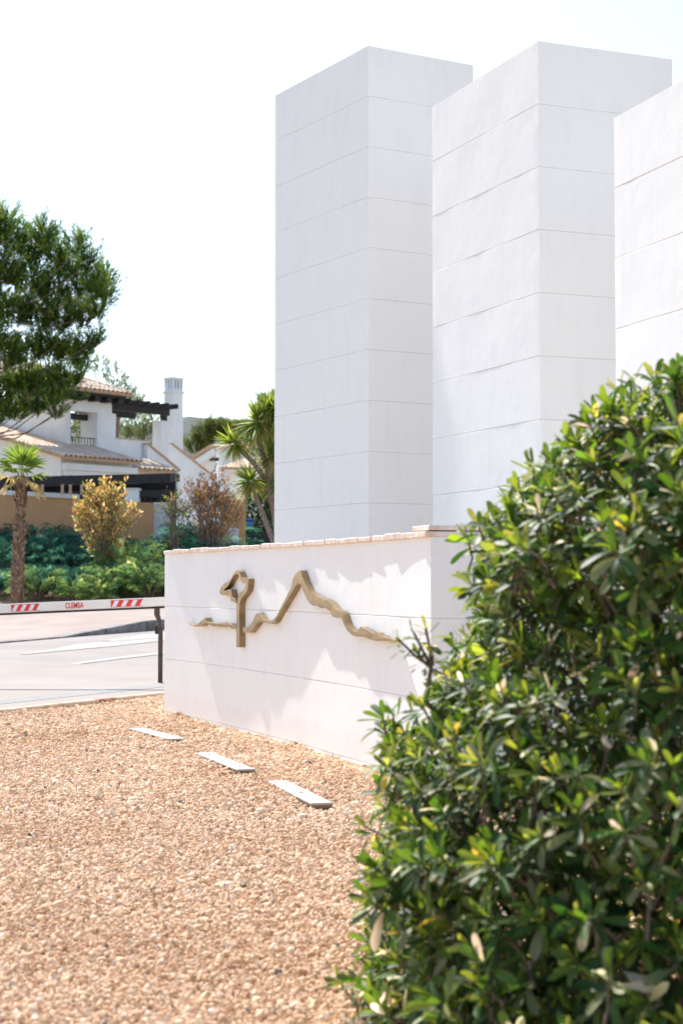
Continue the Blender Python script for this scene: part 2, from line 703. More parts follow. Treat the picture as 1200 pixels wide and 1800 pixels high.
def wall_x(y):
    if y < 9.8:
        return .55 + (9.8 - y) * .3 + 99
    for i in range(NS):
        if ARC[i + 1].y >= y:
            return ARC[i].x
    return ARC[-1].x + (y - ARC[-1].y) * .4


peb_col = bpy.data.collections.new('pebbles')
for k in range(7):
    bm = bmesh.new()
    bmesh.ops.create_icosphere(bm, subdivisions=1 if k % 2 else 1, radius=.5)
    sx, sy, sz = random.uniform(.75, 1.25), random.uniform(.6, 1.0), random.uniform(.5, .95)
    for v in bm.verts:
        r = 1 + random.uniform(-.28, .24)
        v.co = Vector((v.co.x * sx, v.co.y * sy, v.co.z * sz)) * r
    me = bpy.data.meshes.new('pebble')
    bm.to_mesh(me)
    bm.free()
    me.materials.append(M['stone'])
    peb_col.objects.link(bpy.data.objects.new('pebble%d' % k, me))

pts, scl = [], []
bands = [(3.6, 6.0, .0152, 8600), (6.0, 8.5, .0168, 6800), (8.5, 12.0, .0195, 4800), (12.0, 19.2, .023, 3000)]
for y0, y1, s, dens in bands:
    xa, xb = -(.2034 * y1 + 2.0), min(.2034 * y1 + .4, 2.2)
    N = int((xb - xa) * (y1 - y0) * dens)
    X = RNG.uniform(xa, xb, N)
    Y = RNG.uniform(y0, y1, N)
    Ys = np.linspace(y0, y1, 400)
    wx = np.interp(Y, Ys, [wall_x(v) for v in Ys])
    ok = (X < wx - .0) & (X > K0.x + (Y - K0.y) * kd.x / kd.y + .02) & (X > -(.2034 * Y + 2.0)) & (X < .2034 * Y + .4)
    if y0 < 6.5:
        ok &= X < 1.3
    X, Y = X[ok], Y[ok]
    S = s * np.exp(RNG.normal(0, .36, len(X)))
    Z = np.array([gh(x, y) for x, y in zip(X, Y)]) + RNG.uniform(-.005, .013, len(X))
    pts.append(np.stack([X, Y, Z], 1))
    scl.append(S)
sw = RNG.uniform(0, WL, 5200)                     # stones banked unevenly against the wall foot
ow = -np.abs(RNG.normal(0, .07, 5200))
pw = np.array([list(arc(float(a_), float(o_))) for a_, o_ in zip(sw, ow)])
bank = np.array([max(0, noise.noise(Vector((float(a_) * 1.7, 5, 0))) + .35) for a_ in sw]) * .055 * np.exp(ow / .09)
pw[:, 2] = bank * RNG.uniform(.3, 1, 5200) + .002
pts.append(pw)
scl.append(.022 * np.exp(RNG.normal(0, .3, 5200)))
pts, scl = np.concatenate(pts), np.concatenate(scl)
me = bpy.data.meshes.new('gravel')
me.vertices.add(len(pts))
me.vertices.foreach_set('co', pts.astype(np.float32).ravel())
a = me.attributes.new('scl', 'FLOAT', 'POINT')
a.data.foreach_set('value', scl.astype(np.float32))
rot = np.stack([RNG.uniform(-1.1, 1.1, len(pts)), RNG.uniform(-1.1, 1.1, len(pts)), RNG.uniform(0, 6.28, len(pts))], 1)
a = me.attributes.new('rot', 'FLOAT_VECTOR', 'POINT')
a.data.foreach_set('vector', rot.astype(np.float32).ravel())
a = me.attributes.new('pid', 'INT', 'POINT')
a.data.foreach_set('value', RNG.integers(0, 7, len(pts)).astype(np.int32))
gravel = link(bpy.data.objects.new('gravel', me))
tag(gravel, 'loose tan and pinkish gravel spread before the white wall', 'gravel', kind='stuff')
ng = bpy.data.node_groups.new('scatter', 'GeometryNodeTree')
ng.interface.new_socket('Geometry', in_out='INPUT', socket_type='NodeSocketGeometry')
ng.interface.new_socket('Geometry', in_out='OUTPUT', socket_type='NodeSocketGeometry')
gi, go = ng.nodes.new('NodeGroupInput'), ng.nodes.new('NodeGroupOutput')
iop = ng.nodes.new('GeometryNodeInstanceOnPoints')
ci = ng.nodes.new('GeometryNodeCollectionInfo')
ci.inputs['Collection'].default_value = peb_col
ci.inputs['Separate Children'].default_value = True
ci.inputs['Reset Children'].default_value = True
iop.inputs['Pick Instance'].default_value = True


def named(nm, ty):
    a = ng.nodes.new('GeometryNodeInputNamedAttribute')
    a.data_type = ty
    a.inputs['Name'].default_value = nm
    return a.outputs['Attribute']


ng.links.new(gi.outputs[0], iop.inputs['Points'])
ng.links.new(ci.outputs[0], iop.inputs['Instance'])
ng.links.new(named('pid', 'INT'), iop.inputs['Instance Index'])
ng.links.new(named('rot', 'FLOAT_VECTOR'), iop.inputs['Rotation'])
ng.links.new(named('scl', 'FLOAT'), iop.inputs['Scale'])
ng.links.new(iop.outputs[0], go.inputs[0])
md = gravel.modifiers.new('scatter', 'NODES')
md.node_group = ng


# ------------------------------------------------------------------ white wall and towers
def resample(corners, step):
    out = []
    for (a, b) in zip(corners, corners[1:] + corners[:1]):
        k = max(1, int((b - a).length / step))
        for i in range(k):
            out.append((a.lerp(b, i / k), i == 0, min(i, k - i) / k * (b - a).length))
    return out


def course(name, loop, z0, z1, parent, mat, seed, gap=.0005, cham=.0048, amp=1.0, chtop=True, chbot=True):
    """one plastered course: loop of (point, is_corner, distance to corner), counter-clockwise or clockwise"""
    n = len(loop)
    P = [Vector((p[0].x, p[0].y, 0)) for p in loop]
    area = sum(P[i].x * P[(i + 1) % n].y - P[(i + 1) % n].x * P[i].y for i in range(n))
    sg = 1 if area > 0 else -1
    nor = []
    for i in range(n):
        e1 = (P[i] - P[i - 1]).normalized()
        e2 = (P[(i + 1) % n] - P[i]).normalized()
        n1, n2 = Vector((e1.y, -e1.x, 0)) * sg, Vector((e2.y, -e2.x, 0)) * sg
        nn = n1 + n2
        nor.append(nn / max(nn.dot(n1), .3))
    zs = [z0 + gap]
    ins = [cham if chbot else 0]
    if chbot:
        zs.append(z0 + gap + cham * 1.0)
        ins.append(0)
    zt = z1 - (gap if chtop else 0)
    m0, m1 = zs[-1], zt - (cham * 1.0 if chtop else 0)
    k = max(2, int((m1 - m0) / .045))
    for j in range(1, k + 1):
        zs.append(m0 + (m1 - m0) * j / k)
        ins.append(0)
    if chtop:
        zs.append(zt)
        ins.append(cham)
    vs = []
    for z, c in zip(zs, ins):
        for i in range(n):
            fade = min(loop[i][2] / .05, 1)
            q = Vector((P[i].x, P[i].y, z))
            dsp = (noise.noise(q * 2.1 + Vector((seed, 0, 0))) * .0026 + noise.noise(q * 8.5 + Vector((0, seed, 0))) * .0007) * amp * fade
            edge = noise.noise(q * 14) * .003 * (1 - fade)
            p = P[i] - nor[i] * (c - dsp + abs(edge))
            vs.append((p.x, p.y, z + (noise.noise(q * 5) * .0009 if c else 0)))
    fs = []
    for j in range(len(zs) - 1):
        for i in range(n):
            i2 = (i + 1) % n
            fs.append((j * n + i, j * n + i2, (j + 1) * n + i2, (j + 1) * n + i))
    fs.append(tuple(range(n)))
    fs.append(tuple((len(zs) - 1) * n + i for i in range(n))[::-1])
    return MB().add(vs, fs).build(name, mat, parent, smooth=24)


G1, CH = 1.0, .48                     # first joint above the gravel, course height


def inset_loop(pts, d):
    n = len(pts)
    area = sum(pts[i].x * pts[(i + 1) % n].y - pts[(i + 1) % n].x * pts[i].y for i in range(n))
    sg = 1 if area > 0 else -1
    out = []
    for i in range(n):
        e1 = (pts[i] - pts[i - 1]).normalized()
        e2 = (pts[(i + 1) % n] - pts[i]).normalized()
        n1, n2 = Vector((e1.y, -e1.x, 0)) * sg, Vector((e2.y, -e2.x, 0)) * sg
        nn = n1 + n2
        out.append(pts[i] - nn / max(nn.dot(n1), .3) * d)
    return out


def tower(corner, theta, H, lw, dw, label):
    c = Vector((corner.x, corner.y, 0))
    f = Vector((-math.sin(theta), math.cos(theta), 0))
    r = Vector((math.cos(theta), math.sin(theta), 0))
    t = empty('white_tower')
    t.location = c + f * lw / 2 + r * dw / 2
    cs = [Vector() + o - (f * lw / 2 + r * dw / 2) for o in (Vector(), f * lw, f * lw + r * dw, r * dw)]
    MB().prism([p + Vector((0, 0, -.3)) for p in inset_loop(cs, .014)], (0, 0, H + .3 - .05)).build('core', M['plaster'], t)
    loop = resample(cs, .05)
    z = G1 - 2 * CH
    first = True
    k = 0
    while z < H - .05:
        z1 = min(z + CH, H)
        o = course('course', loop, -.25 if first else z, z1, t, M['plaster'], c.x * 7 + k, chtop=z1 < H - .01, chbot=not first)
        first = False
        z = z1
        k += 1
    tag(t, label, 'tower', 'white coursed towers behind the low wall')
    return t


c1 = atz(647, 80, 6.28)
c2 = atz(945, 72, 5.32)
th3 = math.radians(18.6)
l3 = atz(1078, 208, 4.36)
c3 = l3 + Vector((math.sin(th3), -math.cos(th3), 0)) * 1.9
tower(c1, math.radians(30.2), 6.28, 1.875, 1.2, 'tallest white plastered tower, nearest the barrier end of the low wall')
tower(c2, math.radians(21.9), 5.32, 1.9, 1.19, 'middle white plastered tower standing between the tallest and the shortest tower')
tower(c3, th3, 4.36, 1.9, 1.19, 'shortest white plastered tower, standing behind the leafy green bush')

# the low curved wall
wall = empty('low_wall', arc(WL / 2, .1))
WOFF = -Vector(wall.location)
TK, RET = .3, 1.62
loop = []
ks = 120
for i in range(ks):
    s = WL * i / ks
    loop.append((arc(s) + WOFF, i == 0, min(s, WL - s)))
loop.append((arc(WL) + WOFF, True, 0))
loop.append((arc(WL, TK) + WOFF, True, 0))
for i in range(1, 14):
    s = WL - (WL - TK) * i / 14
    loop.append((arc(s, TK) + WOFF, False, .3))
loop.append((arc(TK, TK) + WOFF, True, 0))
loop.append((arc(TK, RET) + WOFF, True, 0))
loop.append((arc(0, RET) + WOFF, True, 0))
kr = 30
for i in range(1, kr):
    o = RET * (1 - i / kr)
    loop.append((arc(0, o) + WOFF, False, min(o, RET - o)))
core = inset_loop([p[0] for p in loop], .014)
MB().prism([p + Vector((0, 0, -.25)) for p in core], (0, 0, .25 + G1 + CH - .03)).build('core', M['plaster'], wall)
lv = [-.22, G1 - 2 * CH, G1 - CH, G1, G1 + CH - .005]
for k in range(4):
    o = course('course', loop, lv[k], lv[k + 1], wall, M['plaster'], 31 + k * 3, chtop=k < 3, chbot=k > 0, amp=.75)
# coping bricks, each laid on the wall head with an uneven overhang
ZT = G1 + CH - .005


def coping_brick(s0, s1, o0, o1, z0, h, jit=.007):
    j = lambda: random.uniform(-jit, jit)
    q = [arc(s0 + .003, o0 + j()), arc(s1 - .003, o0 + j()), arc(s1 - .003, o1), arc(s0 + .003, o1)]
    hz = h + j() * .8
    bm = MB().prism([p + WOFF + Vector((0, 0, z0)) for p in q], (0, 0, hz))
    return bm.build('coping_brick', M['brick'], wall, bevel=.005)


s = -.03
while s < WL - .05:
    w = random.uniform(.22, .30)
    coping_brick(s, min(s + w, WL + .03), -.026, TK + .03, ZT, .036)
    s += w
o = .34
while o < RET - .05:
    w = min(random.uniform(.22, .30), RET - o)
    q = [arc(-.028, 0)]
    d = (arc(0, 1) - arc(0, 0))
    e = (arc(.1, 0) - arc(0, 0)).normalized()
    b0 = arc(0, o + .003) - e * random.uniform(.022, .034)
    b1 = arc(0, o + w - .003) - e * random.uniform(.022, .034)
    MB().prism([p + WOFF + Vector((0, 0, ZT)) for p in (b0, b1, b1 + e * .36, b0 + e * .36)], (0, 0, .036)).build('coping_brick', M['brick'], wall, bevel=.005)
    o += w
o = -.012
while o < RET - .05:                   # second layer along the return
    w = min(.26, RET - o)
    e = (arc(.1, 0) - arc(0, 0)).normalized()
    b0 = arc(0, o + .003) + e * (.004 + random.uniform(0, .006))
    b1 = arc(0, o + w - .003) + e * (.004 + random.uniform(0, .006))
    MB().prism([p + WOFF + Vector((0, 0, ZT + .041)) for p in (b0, b1, b1 + e * .30, b0 + e * .30)], (0, 0, .03)).build('coping_brick', M['brick'], wall, bevel=.005)
    o += w
tag(wall, 'low curved white plastered wall with brick coping and a bronze outline mounted on it', 'wall')

# ------------------------------------------------------------------ bronze landscape outline on the wall
DEP, GAPW = .05, .002


def wall_sz(px, py, off):
    """wall coordinates (s, z) of a picture point on the surface off in front of the wall"""
    lo, hi = -.5, WL + .5
    for _ in range(50):
        m_ = (lo + hi) / 2
        p = arc(m_, -off)
        if 600 + F * p.x / (p.y * math.cos(PITCH)) > px:
            lo = m_
        else:
            hi = m_
    p = arc(lo, -off)
    return lo, at(px, py, p.y).z


def zA(x, y):
    return 320 + x / 5.4545, 990 + y / 5.4545


def zB(x, y):
    return 500 + x / 5.4545, 990 + y / 5.4545


def outline_mesh(front, name, parent, strip=None):
    """front: outline pixels (on the front face); gives a bar DEP thick standing on the wall"""
    sz = [wall_sz(*p, DEP) for p in front]
    fr = [arc(s, -DEP) + Vector((0, 0, z)) for s, z in sz]
    bk = [arc(s, -GAPW) + Vector((0, 0, z)) for s, z in sz]
    n = len(sz)
    off = -Vector(parent.location)
    b_ = MB()
    if strip:
        h = n // 2
        fs = []
        for i in range(h - 1):
            a, b2, c, d = i, i + 1, n - 2 - i, n - 1 - i
            fs += [(a, b2, c, d), (n + a, n + d, n + c, n + b2)]
        fs += [(i, n + i, n + i + 1, i + 1) for i in range(n - 1)] + [(n - 1, 2 * n - 1, n, 0)]
    else:
        tri = tessellate_polygon([[Vector((s, z, 0)) for s, z in sz]])
        fs = [tuple(t) for t in tri] + [tuple(n + i for i in t[::-1]) for t in tri]
        fs += [(i, n + i, n + (i + 1) % n, (i + 1) % n) for i in range(n)]
    b_.add([p + off for p in fr + bk], fs)
    return b_.build(name, M['bronze'], parent, smooth=25)


art = empty('bronze_outline', arc(3.4, 0) + Vector((0, 0, .75)))
strip = [((552, 806), (521, 806)), ((552, 600), (523, 600)), ((548, 450), (524, 450)), ((552, 390), (524, 380)), ((568, 340), (533, 330)),
         ((600, 300), (548, 288)), ((625, 262), (588, 258)), ((634, 215), (606, 222)), ((636, 150), (610, 190)), ((620, 142), (590, 190)),
         ((590, 152), (572, 180)), ((568, 135), (556, 148)), ((548, 80), (540, 108)), ((525, 65), (518, 100)), ((500, 88), (493, 125)),
         ((465, 150), (465, 172)), ((435, 180), (440, 220)), ((400, 195), (420, 238)), ((372, 232), (402, 254)), ((360, 280), (402, 264)),
         ((378, 308), (415, 262)), ((440, 303), (445, 252)), ((462, 310), (470, 250)), ((468, 362), (482, 318)), ((522, 384), (514, 342))]
outline_mesh([zA(*a) for a, b in strip] + [zA(*b) for a, b in strip[::-1]], 'tree_outline', art, strip=True)
left = [(45, 570), (110, 597), (145, 588), (185, 555), (212, 535), (225, 523), (238, 560), (262, 570), (310, 571), (430, 565), (478, 594), (519, 590),
        (519, 630), (480, 628), (440, 600), (400, 603), (375, 610), (300, 606), (240, 580), (222, 572), (190, 602), (110, 606)]
outline_mesh([zA(*p) for p in left], 'left_hills_outline', art)
top = [zA(*p) for p in [(578, 616), (640, 618), (668, 575), (690, 530), (705, 495), (722, 478), (742, 490), (770, 538), (800, 546), (865, 550), (900, 515), (950, 420), (1000, 322), (1040, 240), (1065, 140), (1090, 98), (1125, 70)]]
top += [zB(*p) for p in [(150, 70), (165, 110), (185, 170), (225, 250), (240, 272), (330, 325), (430, 370), (460, 410), (500, 450), (535, 460), (560, 500), (578, 560), (594, 596), (640, 642), (685, 663), (708, 640), (725, 608), (800, 650), (850, 680), (870, 664), (910, 710), (925, 690), (950, 716), (1010, 722), (1040, 740)]]
bot = [zB(*p) for p in [(1040, 752), (940, 737), (880, 746), (800, 725), (740, 692), (690, 703), (650, 692), (600, 645), (570, 592), (540, 510), (490, 522), (460, 515), (430, 455), (400, 430), (345, 430), (310, 405), (270, 408), (240, 385), (210, 340), (180, 270), (158, 205), (130, 192)]]
bot += [zA(*p) for p in [(1085, 215), (1050, 280), (1000, 365), (940, 470), (890, 560), (865, 582), (760, 567), (735, 555), (700, 600), (650, 664), (590, 668)]]
outline_mesh(top + bot, 'mountain_outline', art)
tag(art, 'bronze outline of a tree and a mountain ridge fixed to the low white wall', 'wall sculpture')

# ------------------------------------------------------------------ boards in the gravel
boards = [[(228, 1276), (251, 1274), (324, 1295), (300, 1299)], [(349, 1318), (368, 1317), (444, 1349), (422, 1352)], [(474, 1366), (501, 1366), (579, 1408), (554, 1411)]]
blab = ['pale board in the gravel nearest the paved driveway', 'pale board in the gravel between two others like it', 'pale board with a dark knot lying in the gravel beside the bush']
for k, (bp, lb) in enumerate(zip(boards, blab)):
    q = [atz(*p, .045) for p in bp]
    ctr = (q[0] + q[1] + q[2] + q[3]) / 4
    ax = ((q[2] + q[3]) / 2 - (q[0] + q[1]) / 2)
    L = ax.length
    ax.normalize()
    w = max(.12, abs((q[1] - q[0]).cross(ax).z))
    t = empty('board', (ctr.x, ctr.y, .020), math.atan2(ax.y, ax.x))
    t.rotation_euler = Euler((0.0, -.012, math.atan2(ax.y, ax.x)))
    MB().box(-L / 2, L / 2, -w / 2, w / 2, 0, .012).build('top_face', M['plank'], t, bevel=.003)
    MB().box(-L / 2 + .004, L / 2 - .004, -w / 2 + .004, w / 2 - .004, -.014, -.001).build('underside', M['board_edge'], t)
    for x in ((-.36, .36) if k == 1 else ((.06,) if k == 2 else (-.4,))):
        MB().tube([(x * L, .0, .0122), (x * L, .0, .0145)], .014 if k == 2 else .008, 8).build('knot' if k == 2 else 'screw', M['board_edge'], t)
    tag(t, lb, 'board', 'pale boards laid in the gravel')

# ------------------------------------------------------------------ boom barrier
YB = 19.7
pr, pl = at(287, 1049.5, YB), at(0, 1062, YB)
bx = (pr - pl)
ang = math.atan2(bx.z, bx.x)
boom = empty('boom_barrier', pl)
boom.rotation_euler = (0, -ang, 0)
BLN = bx.length
HB = .105
mbx = MB()
x0, x1 = -2.6, BLN + .06
mbx.box(x0, x1, 0, .05, -HB, 0)
mbx.build('arm', M['boom_white'], boom, bevel=.008)
MB().box(x0, x1, .006, .044, -HB - .026, -HB - .002).build('rubber_strip', M['rubber'], boom)
ppm = F / YB


def sticker(xa, xb):
    st = MB().box(xa, xb, -.003, -.0005, -.094, -.012).build('reflective_sticker', M['sticker_white'], boom)
    L = xb - xa
    step = L / 3.5
    sl = .045
    z0, z1 = -.094, -.012
    k = -1
    i = 0
    for i in range(-1, 4):
        a = xa + i * step + step * .52
        bb = a + step * .52
        poly = [(a - sl * .0, z0), (bb, z0), (bb + sl, z1), (a + sl, z1)]
        # clip in x
        pl_ = poly
        for lim, sgn in ((xa, 1), (xb, -1)):
            out = []
            for (p, q) in zip(pl_, pl_[1:] + pl_[:1]):
                ip, iq = (p[0] - lim) * sgn >= 0, (q[0] - lim) * sgn >= 0
                if ip:
                    out.append(p)
                if ip != iq:
                    t_ = (lim - p[0]) / (q[0] - p[0])
                    out.append((lim, p[1] + (q[1] - p[1]) * t_))
            pl_ = out
            if not pl_:
                break
        if len(pl_) >= 3:
            MB().prism([(p[0], -.0055, p[1]) for p in pl_], (0, .0015, 0)).build('red_stripe', M['red'], st)
    for za, zb in ((-.094, -.089), (-.017, -.012)):
        MB().box(xa, xb, -.0052, -.004, za, zb).build('red_border', M['red'], st)


sticker((20 - 0) / ppm, 70 / ppm)
sticker(195 / ppm, 252 / ppm)
cu = bpy.data.curves.new('lettering', 'FONT')
cu.body = 'CLEMSA'
cu.size = .094
cu.offset = .0022
cu.extrude = .001
cu.space_character = 1.0
to = bpy.data.objects.new('lettering_src', cu)
COL.objects.link(to)
bpy.context.view_layer.update()
dg = bpy.context.evaluated_depsgraph_get()
tm = bpy.data.meshes.new_from_object(to.evaluated_get(dg))
bpy.data.objects.remove(to)
xs = [v.co.x for v in tm.vertices]
ys = [v.co.y for v in tm.vertices]
tw, th_ = max(xs) - min(xs), max(ys) - min(ys)
for v in tm.vertices:
    v.co = Vector(((v.co.x - min(xs)) / tw * (32 / ppm), -.0022 - v.co.z, (v.co.y - min(ys)) / th_ * .068))
tm.materials.clear()
tm.materials.append(M['red'])
lt = link(bpy.data.objects.new('lettering', tm), boom)
lt.location = (115 / ppm, 0, -.086)
lt['label'] = 'red CLEMSA lettering'
tag(boom, 'white boom barrier arm with red striped stickers and red lettering', 'barrier')

pb = atz(282, 1202, 0)
post = empty('barrier_rest_post', (pb.x, pb.y - .0, 0))
hx = .026
zt = at(282, 1066, pb.y).z
MB().box(-hx, hx, -.03, .03, -.05, zt - .30).build('post', M['iron'], post, bevel=.004)
MB().prism([(-hx, -.03, zt - .302), (hx, -.03, zt - .302), (hx, -.03, zt - .235), (-hx + .015, -.03, zt - .10), (-hx + .015, -.03, zt), (-.075, -.03, zt), (-.075, -.03, zt - .10), (-hx, -.03, zt - .20)], (0, .06, 0)).build('fork_arm', M['iron'], post)
MB().box(-.075, .10, -.032, .032, zt - .001, zt + .012).build('cradle', M['iron'], post)
MB().box(-.066, -hx - .001, -.02, .02, .60, .70).build('latch_plate', M['dark_metal'], post)
MB().tube([(-.0, -.034, .36), (-.0, -.029, .36)], .012, 8).build('bolt', M['dark_metal'], post)
MB().tube([(-.0, -.034, .66), (-.0, -.029, .66)], .012, 8).build('bolt', M['dark_metal'], post)
tag(post, 'dark brown iron post carrying the free end of the barrier arm', 'post')

# ------------------------------------------------------------------ leafy foreground bush
BC = Vector((1.45, 4.95, 0))
PROF = [(.0, 1.28), (.07, 1.31), (.3, 1.31), (.57, 1.32), (.76, 1.26), (.86, 1.16), (1.02, 1.06), (1.17, .97), (1.31, 1.05), (1.46, .91), (1.58, .79), (1.68, .67), (1.78, .54), (1.87, .38), (1.94, .24), (1.97, .05)]
PZ, PR = np.array([p[0] for p in PROF]), np.array([p[1] for p in PROF])


def leaf_template(wr, curl, seed):
    ts = [0, .22, .5, .78, .93, 1.0]
    ws = [.10, .42, .86, 1.0, .68, .10]
    vs = []
    for t, w in zip(ts, ws):
        zc = -curl * (t - .35) ** 2 + .02 * math.sin(5 * t + seed)
        for a in (-1, 0, 1):
            vs.append((a * w * wr / 2, t, zc + (abs(a) * w * wr * .16)))
    fs = []
    for i in range(5):
        for j in range(2):
            k = i * 3 + j
            fs.append((k, k + 1, k + 4, k + 3))
    return np.array(vs), np.array(fs)


LT = [leaf_template(.26, .18, 0), leaf_template(.31, .32, 1), leaf_template(.23, -.05, 2), leaf_template(.29, .5, 3)]
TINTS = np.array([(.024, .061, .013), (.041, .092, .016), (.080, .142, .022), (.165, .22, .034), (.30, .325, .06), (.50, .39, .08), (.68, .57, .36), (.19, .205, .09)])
rng = np.random.default_rng(5)


def bush_points(N, din, jit):
    """points on (or din under) the bush surface with outward normals"""
    z = rng.uniform(.02, 1.97, N * 3)
    R = np.interp(z, PZ, PR)
    keep = rng.uniform(0, 1.5, N * 3) < R + .28
    z, R = z[keep][:N], R[keep][:N]
    ph = rng.uniform(0, 2 * np.pi, len(z))
    lump = np.array([noise.noise(Vector((math.cos(p) * 3.2, math.sin(p) * 3.2, zz * 3.4))) for p, zz in zip(ph, z)])
    lump2 = np.array([noise.noise(Vector((math.cos(p) * 8, math.sin(p) * 8, zz * 8 + 9))) for p, zz in zip(ph, z)])
    Rr = np.maximum(R * (1 + .085 * lump) + .085 * lump2 - din - rng.uniform(0, jit, len(z)) + (np.abs(rng.normal(0, .045, len(z))) if din == 0 else 0), .02)
    P = np.stack([np.cos(ph) * Rr, np.sin(ph) * Rr, z - (din * .5) * (z > 1.4)], 1)
    sh = np.clip(1 - z / .62, 0, 1)[:, None]
    P[:, :2] += sh * np.array([[-.03, -.34]])
    dR = (np.interp(z + .05, PZ, PR) - np.interp(z - .05, PZ, PR)) / .1
    Nn = nrm(np.stack([np.cos(ph), np.sin(ph), np.clip(-dR, -.3, 3)], 1))
    return P, Nn


def rosettes(P, Nn, upw, nmin, nmax, Ls):
    """leaf frames for branch-tip rosettes"""
    ax = nrm(Nn + np.array([0, 0, 1.0]) * upw + rng.normal(0, .35, P.shape))
    out = []
    for p, a in zip(P, ax):
        n_ = int(rng.integers(nmin, nmax + 1))
        b_ = np.cross(a, rng.normal(size=3))
        b_ /= np.linalg.norm(b_)
        c_ = np.cross(a, b_)
        ph0 = rng.uniform(0, 6.28)
        style = rng.uniform()
        lsc = rng.uniform(.7, 1.25)
        for k in range(n_):
            f = k / max(n_ - 1, 1)
            tilt = math.radians(12 + 78 * f ** .85 + rng.normal(0, 9))
            ph = ph0 + k * 2.399
            d = a * math.cos(tilt) + (b_ * math.cos(ph) + c_ * math.sin(ph)) * math.sin(tilt)
            d = d + np.array([0, 0, -.10 - .25 * f])
            d /= np.linalg.norm(d)
            up = a - d * np.dot(a, d)
            up = up + rng.normal(0, .18, 3)
            up -= d * np.dot(up, d)
            up /= np.linalg.norm(up)
            L = Ls * lsc * (.72 + .38 * f) * rng.uniform(.85, 1.15)
            u = rng.uniform()
            if u < .014:
                ti = 5
            elif u < .05:
                ti = 6
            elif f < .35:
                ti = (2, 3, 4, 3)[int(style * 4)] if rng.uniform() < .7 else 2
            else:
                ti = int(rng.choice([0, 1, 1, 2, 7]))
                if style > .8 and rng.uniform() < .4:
                    ti = 3
            out.append((p - a * (.004 + .05 * f * rng.uniform(.3, 1)), d, up, L, ti, int(rng.integers(0, 4))))
    return out


leaves = []
P0, N0 = bush_points(3000, 0, .08)
hole = np.array([noise.noise(Vector(p) * 5.5) for p in P0])
front = (P0[:, 1] < .55) & (hole > -.32)                      # what the photograph can see, plus a margin
P0, N0 = P0[front], N0[front]
leaves += rosettes(P0, N0, .85, 9, 14, .082)
P1, N1 = bush_points(1900, .10, .12)
s1 = P1[:, 1] < .4
P1, N1 = P1[s1], N1[s1]
leaves += rosettes(P1, N1, .6, 7, 11, .078)
P2, N2 = bush_points(2600, .24, .30)
leaves += rosettes(P2, N2, .5, 7, 10, .07)
Pb, Nb = bush_points(900, 0, .08)
sb = Pb[:, 1] >= .55
Pb, Nb = Pb[sb], Nb[sb]
leaves += rosettes(Pb, Nb, .75, 9, 12, .07)
# the shoot that stands clear of the bush in front of the wall
tips_px = [(727, 1112), (697, 1121), (748, 1105), (735, 1150), (757, 1150)]
shoot = []
for px, py in tips_px:
    p = at(px, py, 4.95) - BC
    shoot.append(np.array(p))
fr = rosettes(np.array(shoot), np.tile(np.array([[-.25, -.1, .6]]), (len(shoot), 1)), .9, 8, 11, .058)
leaves += fr
NL = len(leaves)
LP = np.array([l[0] for l in leaves])
LD = np.array([l[1] for l in leaves])
LU = np.array([l[2] for l in leaves])
LL = np.array([l[3] for l in leaves])
LTI = np.array([l[4] for l in leaves])
LSH = np.array([l[5] for l in leaves])
# individual leaves: the ones that show largest towards the front
W = LP + np.array(BC)
pxs = 600 + F * W[:, 0] / W[:, 1]
pys = 1027 - F * (W[:, 2] - EYE) / W[:, 1]
vis = (pxs > 560) & (pxs < 1195) & (pys > 610) & (pys < 1790)
nloc = nrm(LP * np.array([1, 1, 0]) + 1e-6)
radial = np.hypot(LP[:, 0], LP[:, 1]) / np.maximum(np.interp(LP[:, 2], PZ, PR), .05)
facing = np.abs((LU * nrm(W - np.array([0, 0, EYE]))).sum(1))
score = LL * (.35 + facing) / W[:, 1] * (radial > .97) * vis * (nloc[:, 1] < .25)
order = np.argsort(-score)[:1100]
rng.shuffle(order)
single = np.zeros(NL, bool)
single[order[:290]] = True
bush = empty('leafy_bush', BC)
SIDE = nrm(np.cross(LD, LU))
Vs, Ts, Cs, off = [], [], [], 0
for sh in range(4):
    for grp in (0,):
        idx = np.where((LSH == sh) & ~single)[0]
        tv, tf = LT[sh]
        V = (LP[idx][:, None, :] + LL[idx][:, None, None] * (tv[None, :, 0:1] * SIDE[idx][:, None, :] + tv[None, :, 1:2] * LD[idx][:, None, :] + tv[None, :, 2:3] * LU[idx][:, None, :]))
        k = len(tv)
        T = (np.arange(len(idx))[:, None, None] * k + tf[None]).reshape(-1, 4) + off
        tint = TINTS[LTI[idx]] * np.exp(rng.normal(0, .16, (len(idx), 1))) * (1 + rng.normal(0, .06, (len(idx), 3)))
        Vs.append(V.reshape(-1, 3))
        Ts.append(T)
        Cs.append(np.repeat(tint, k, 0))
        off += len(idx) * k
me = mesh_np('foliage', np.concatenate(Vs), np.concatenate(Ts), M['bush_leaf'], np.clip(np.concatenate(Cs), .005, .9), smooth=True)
fo = link(bpy.data.objects.new('foliage', me), bush)
fo['kind'] = 'stuff'
LM = {}
for sh in range(4):
    for ti in range(len(TINTS)):
        tv, tf = LT[sh]
        LM[sh, ti] = mesh_np('leaf', tv, tf, M['bush_leaf'], np.repeat(TINTS[ti][None], len(tv), 0), smooth=True)
for i in np.where(single)[0]:
    o = bpy.data.objects.new('leaf', LM[int(LSH[i]), int(LTI[i])])
    R = Matrix((SIDE[i], LD[i], LU[i])).transposed().to_4x4()
    o.matrix_local = Matrix.Translation(Vector(LP[i])) @ R @ Matrix.Scale(float(LL[i]), 4)
    link(o, bush)
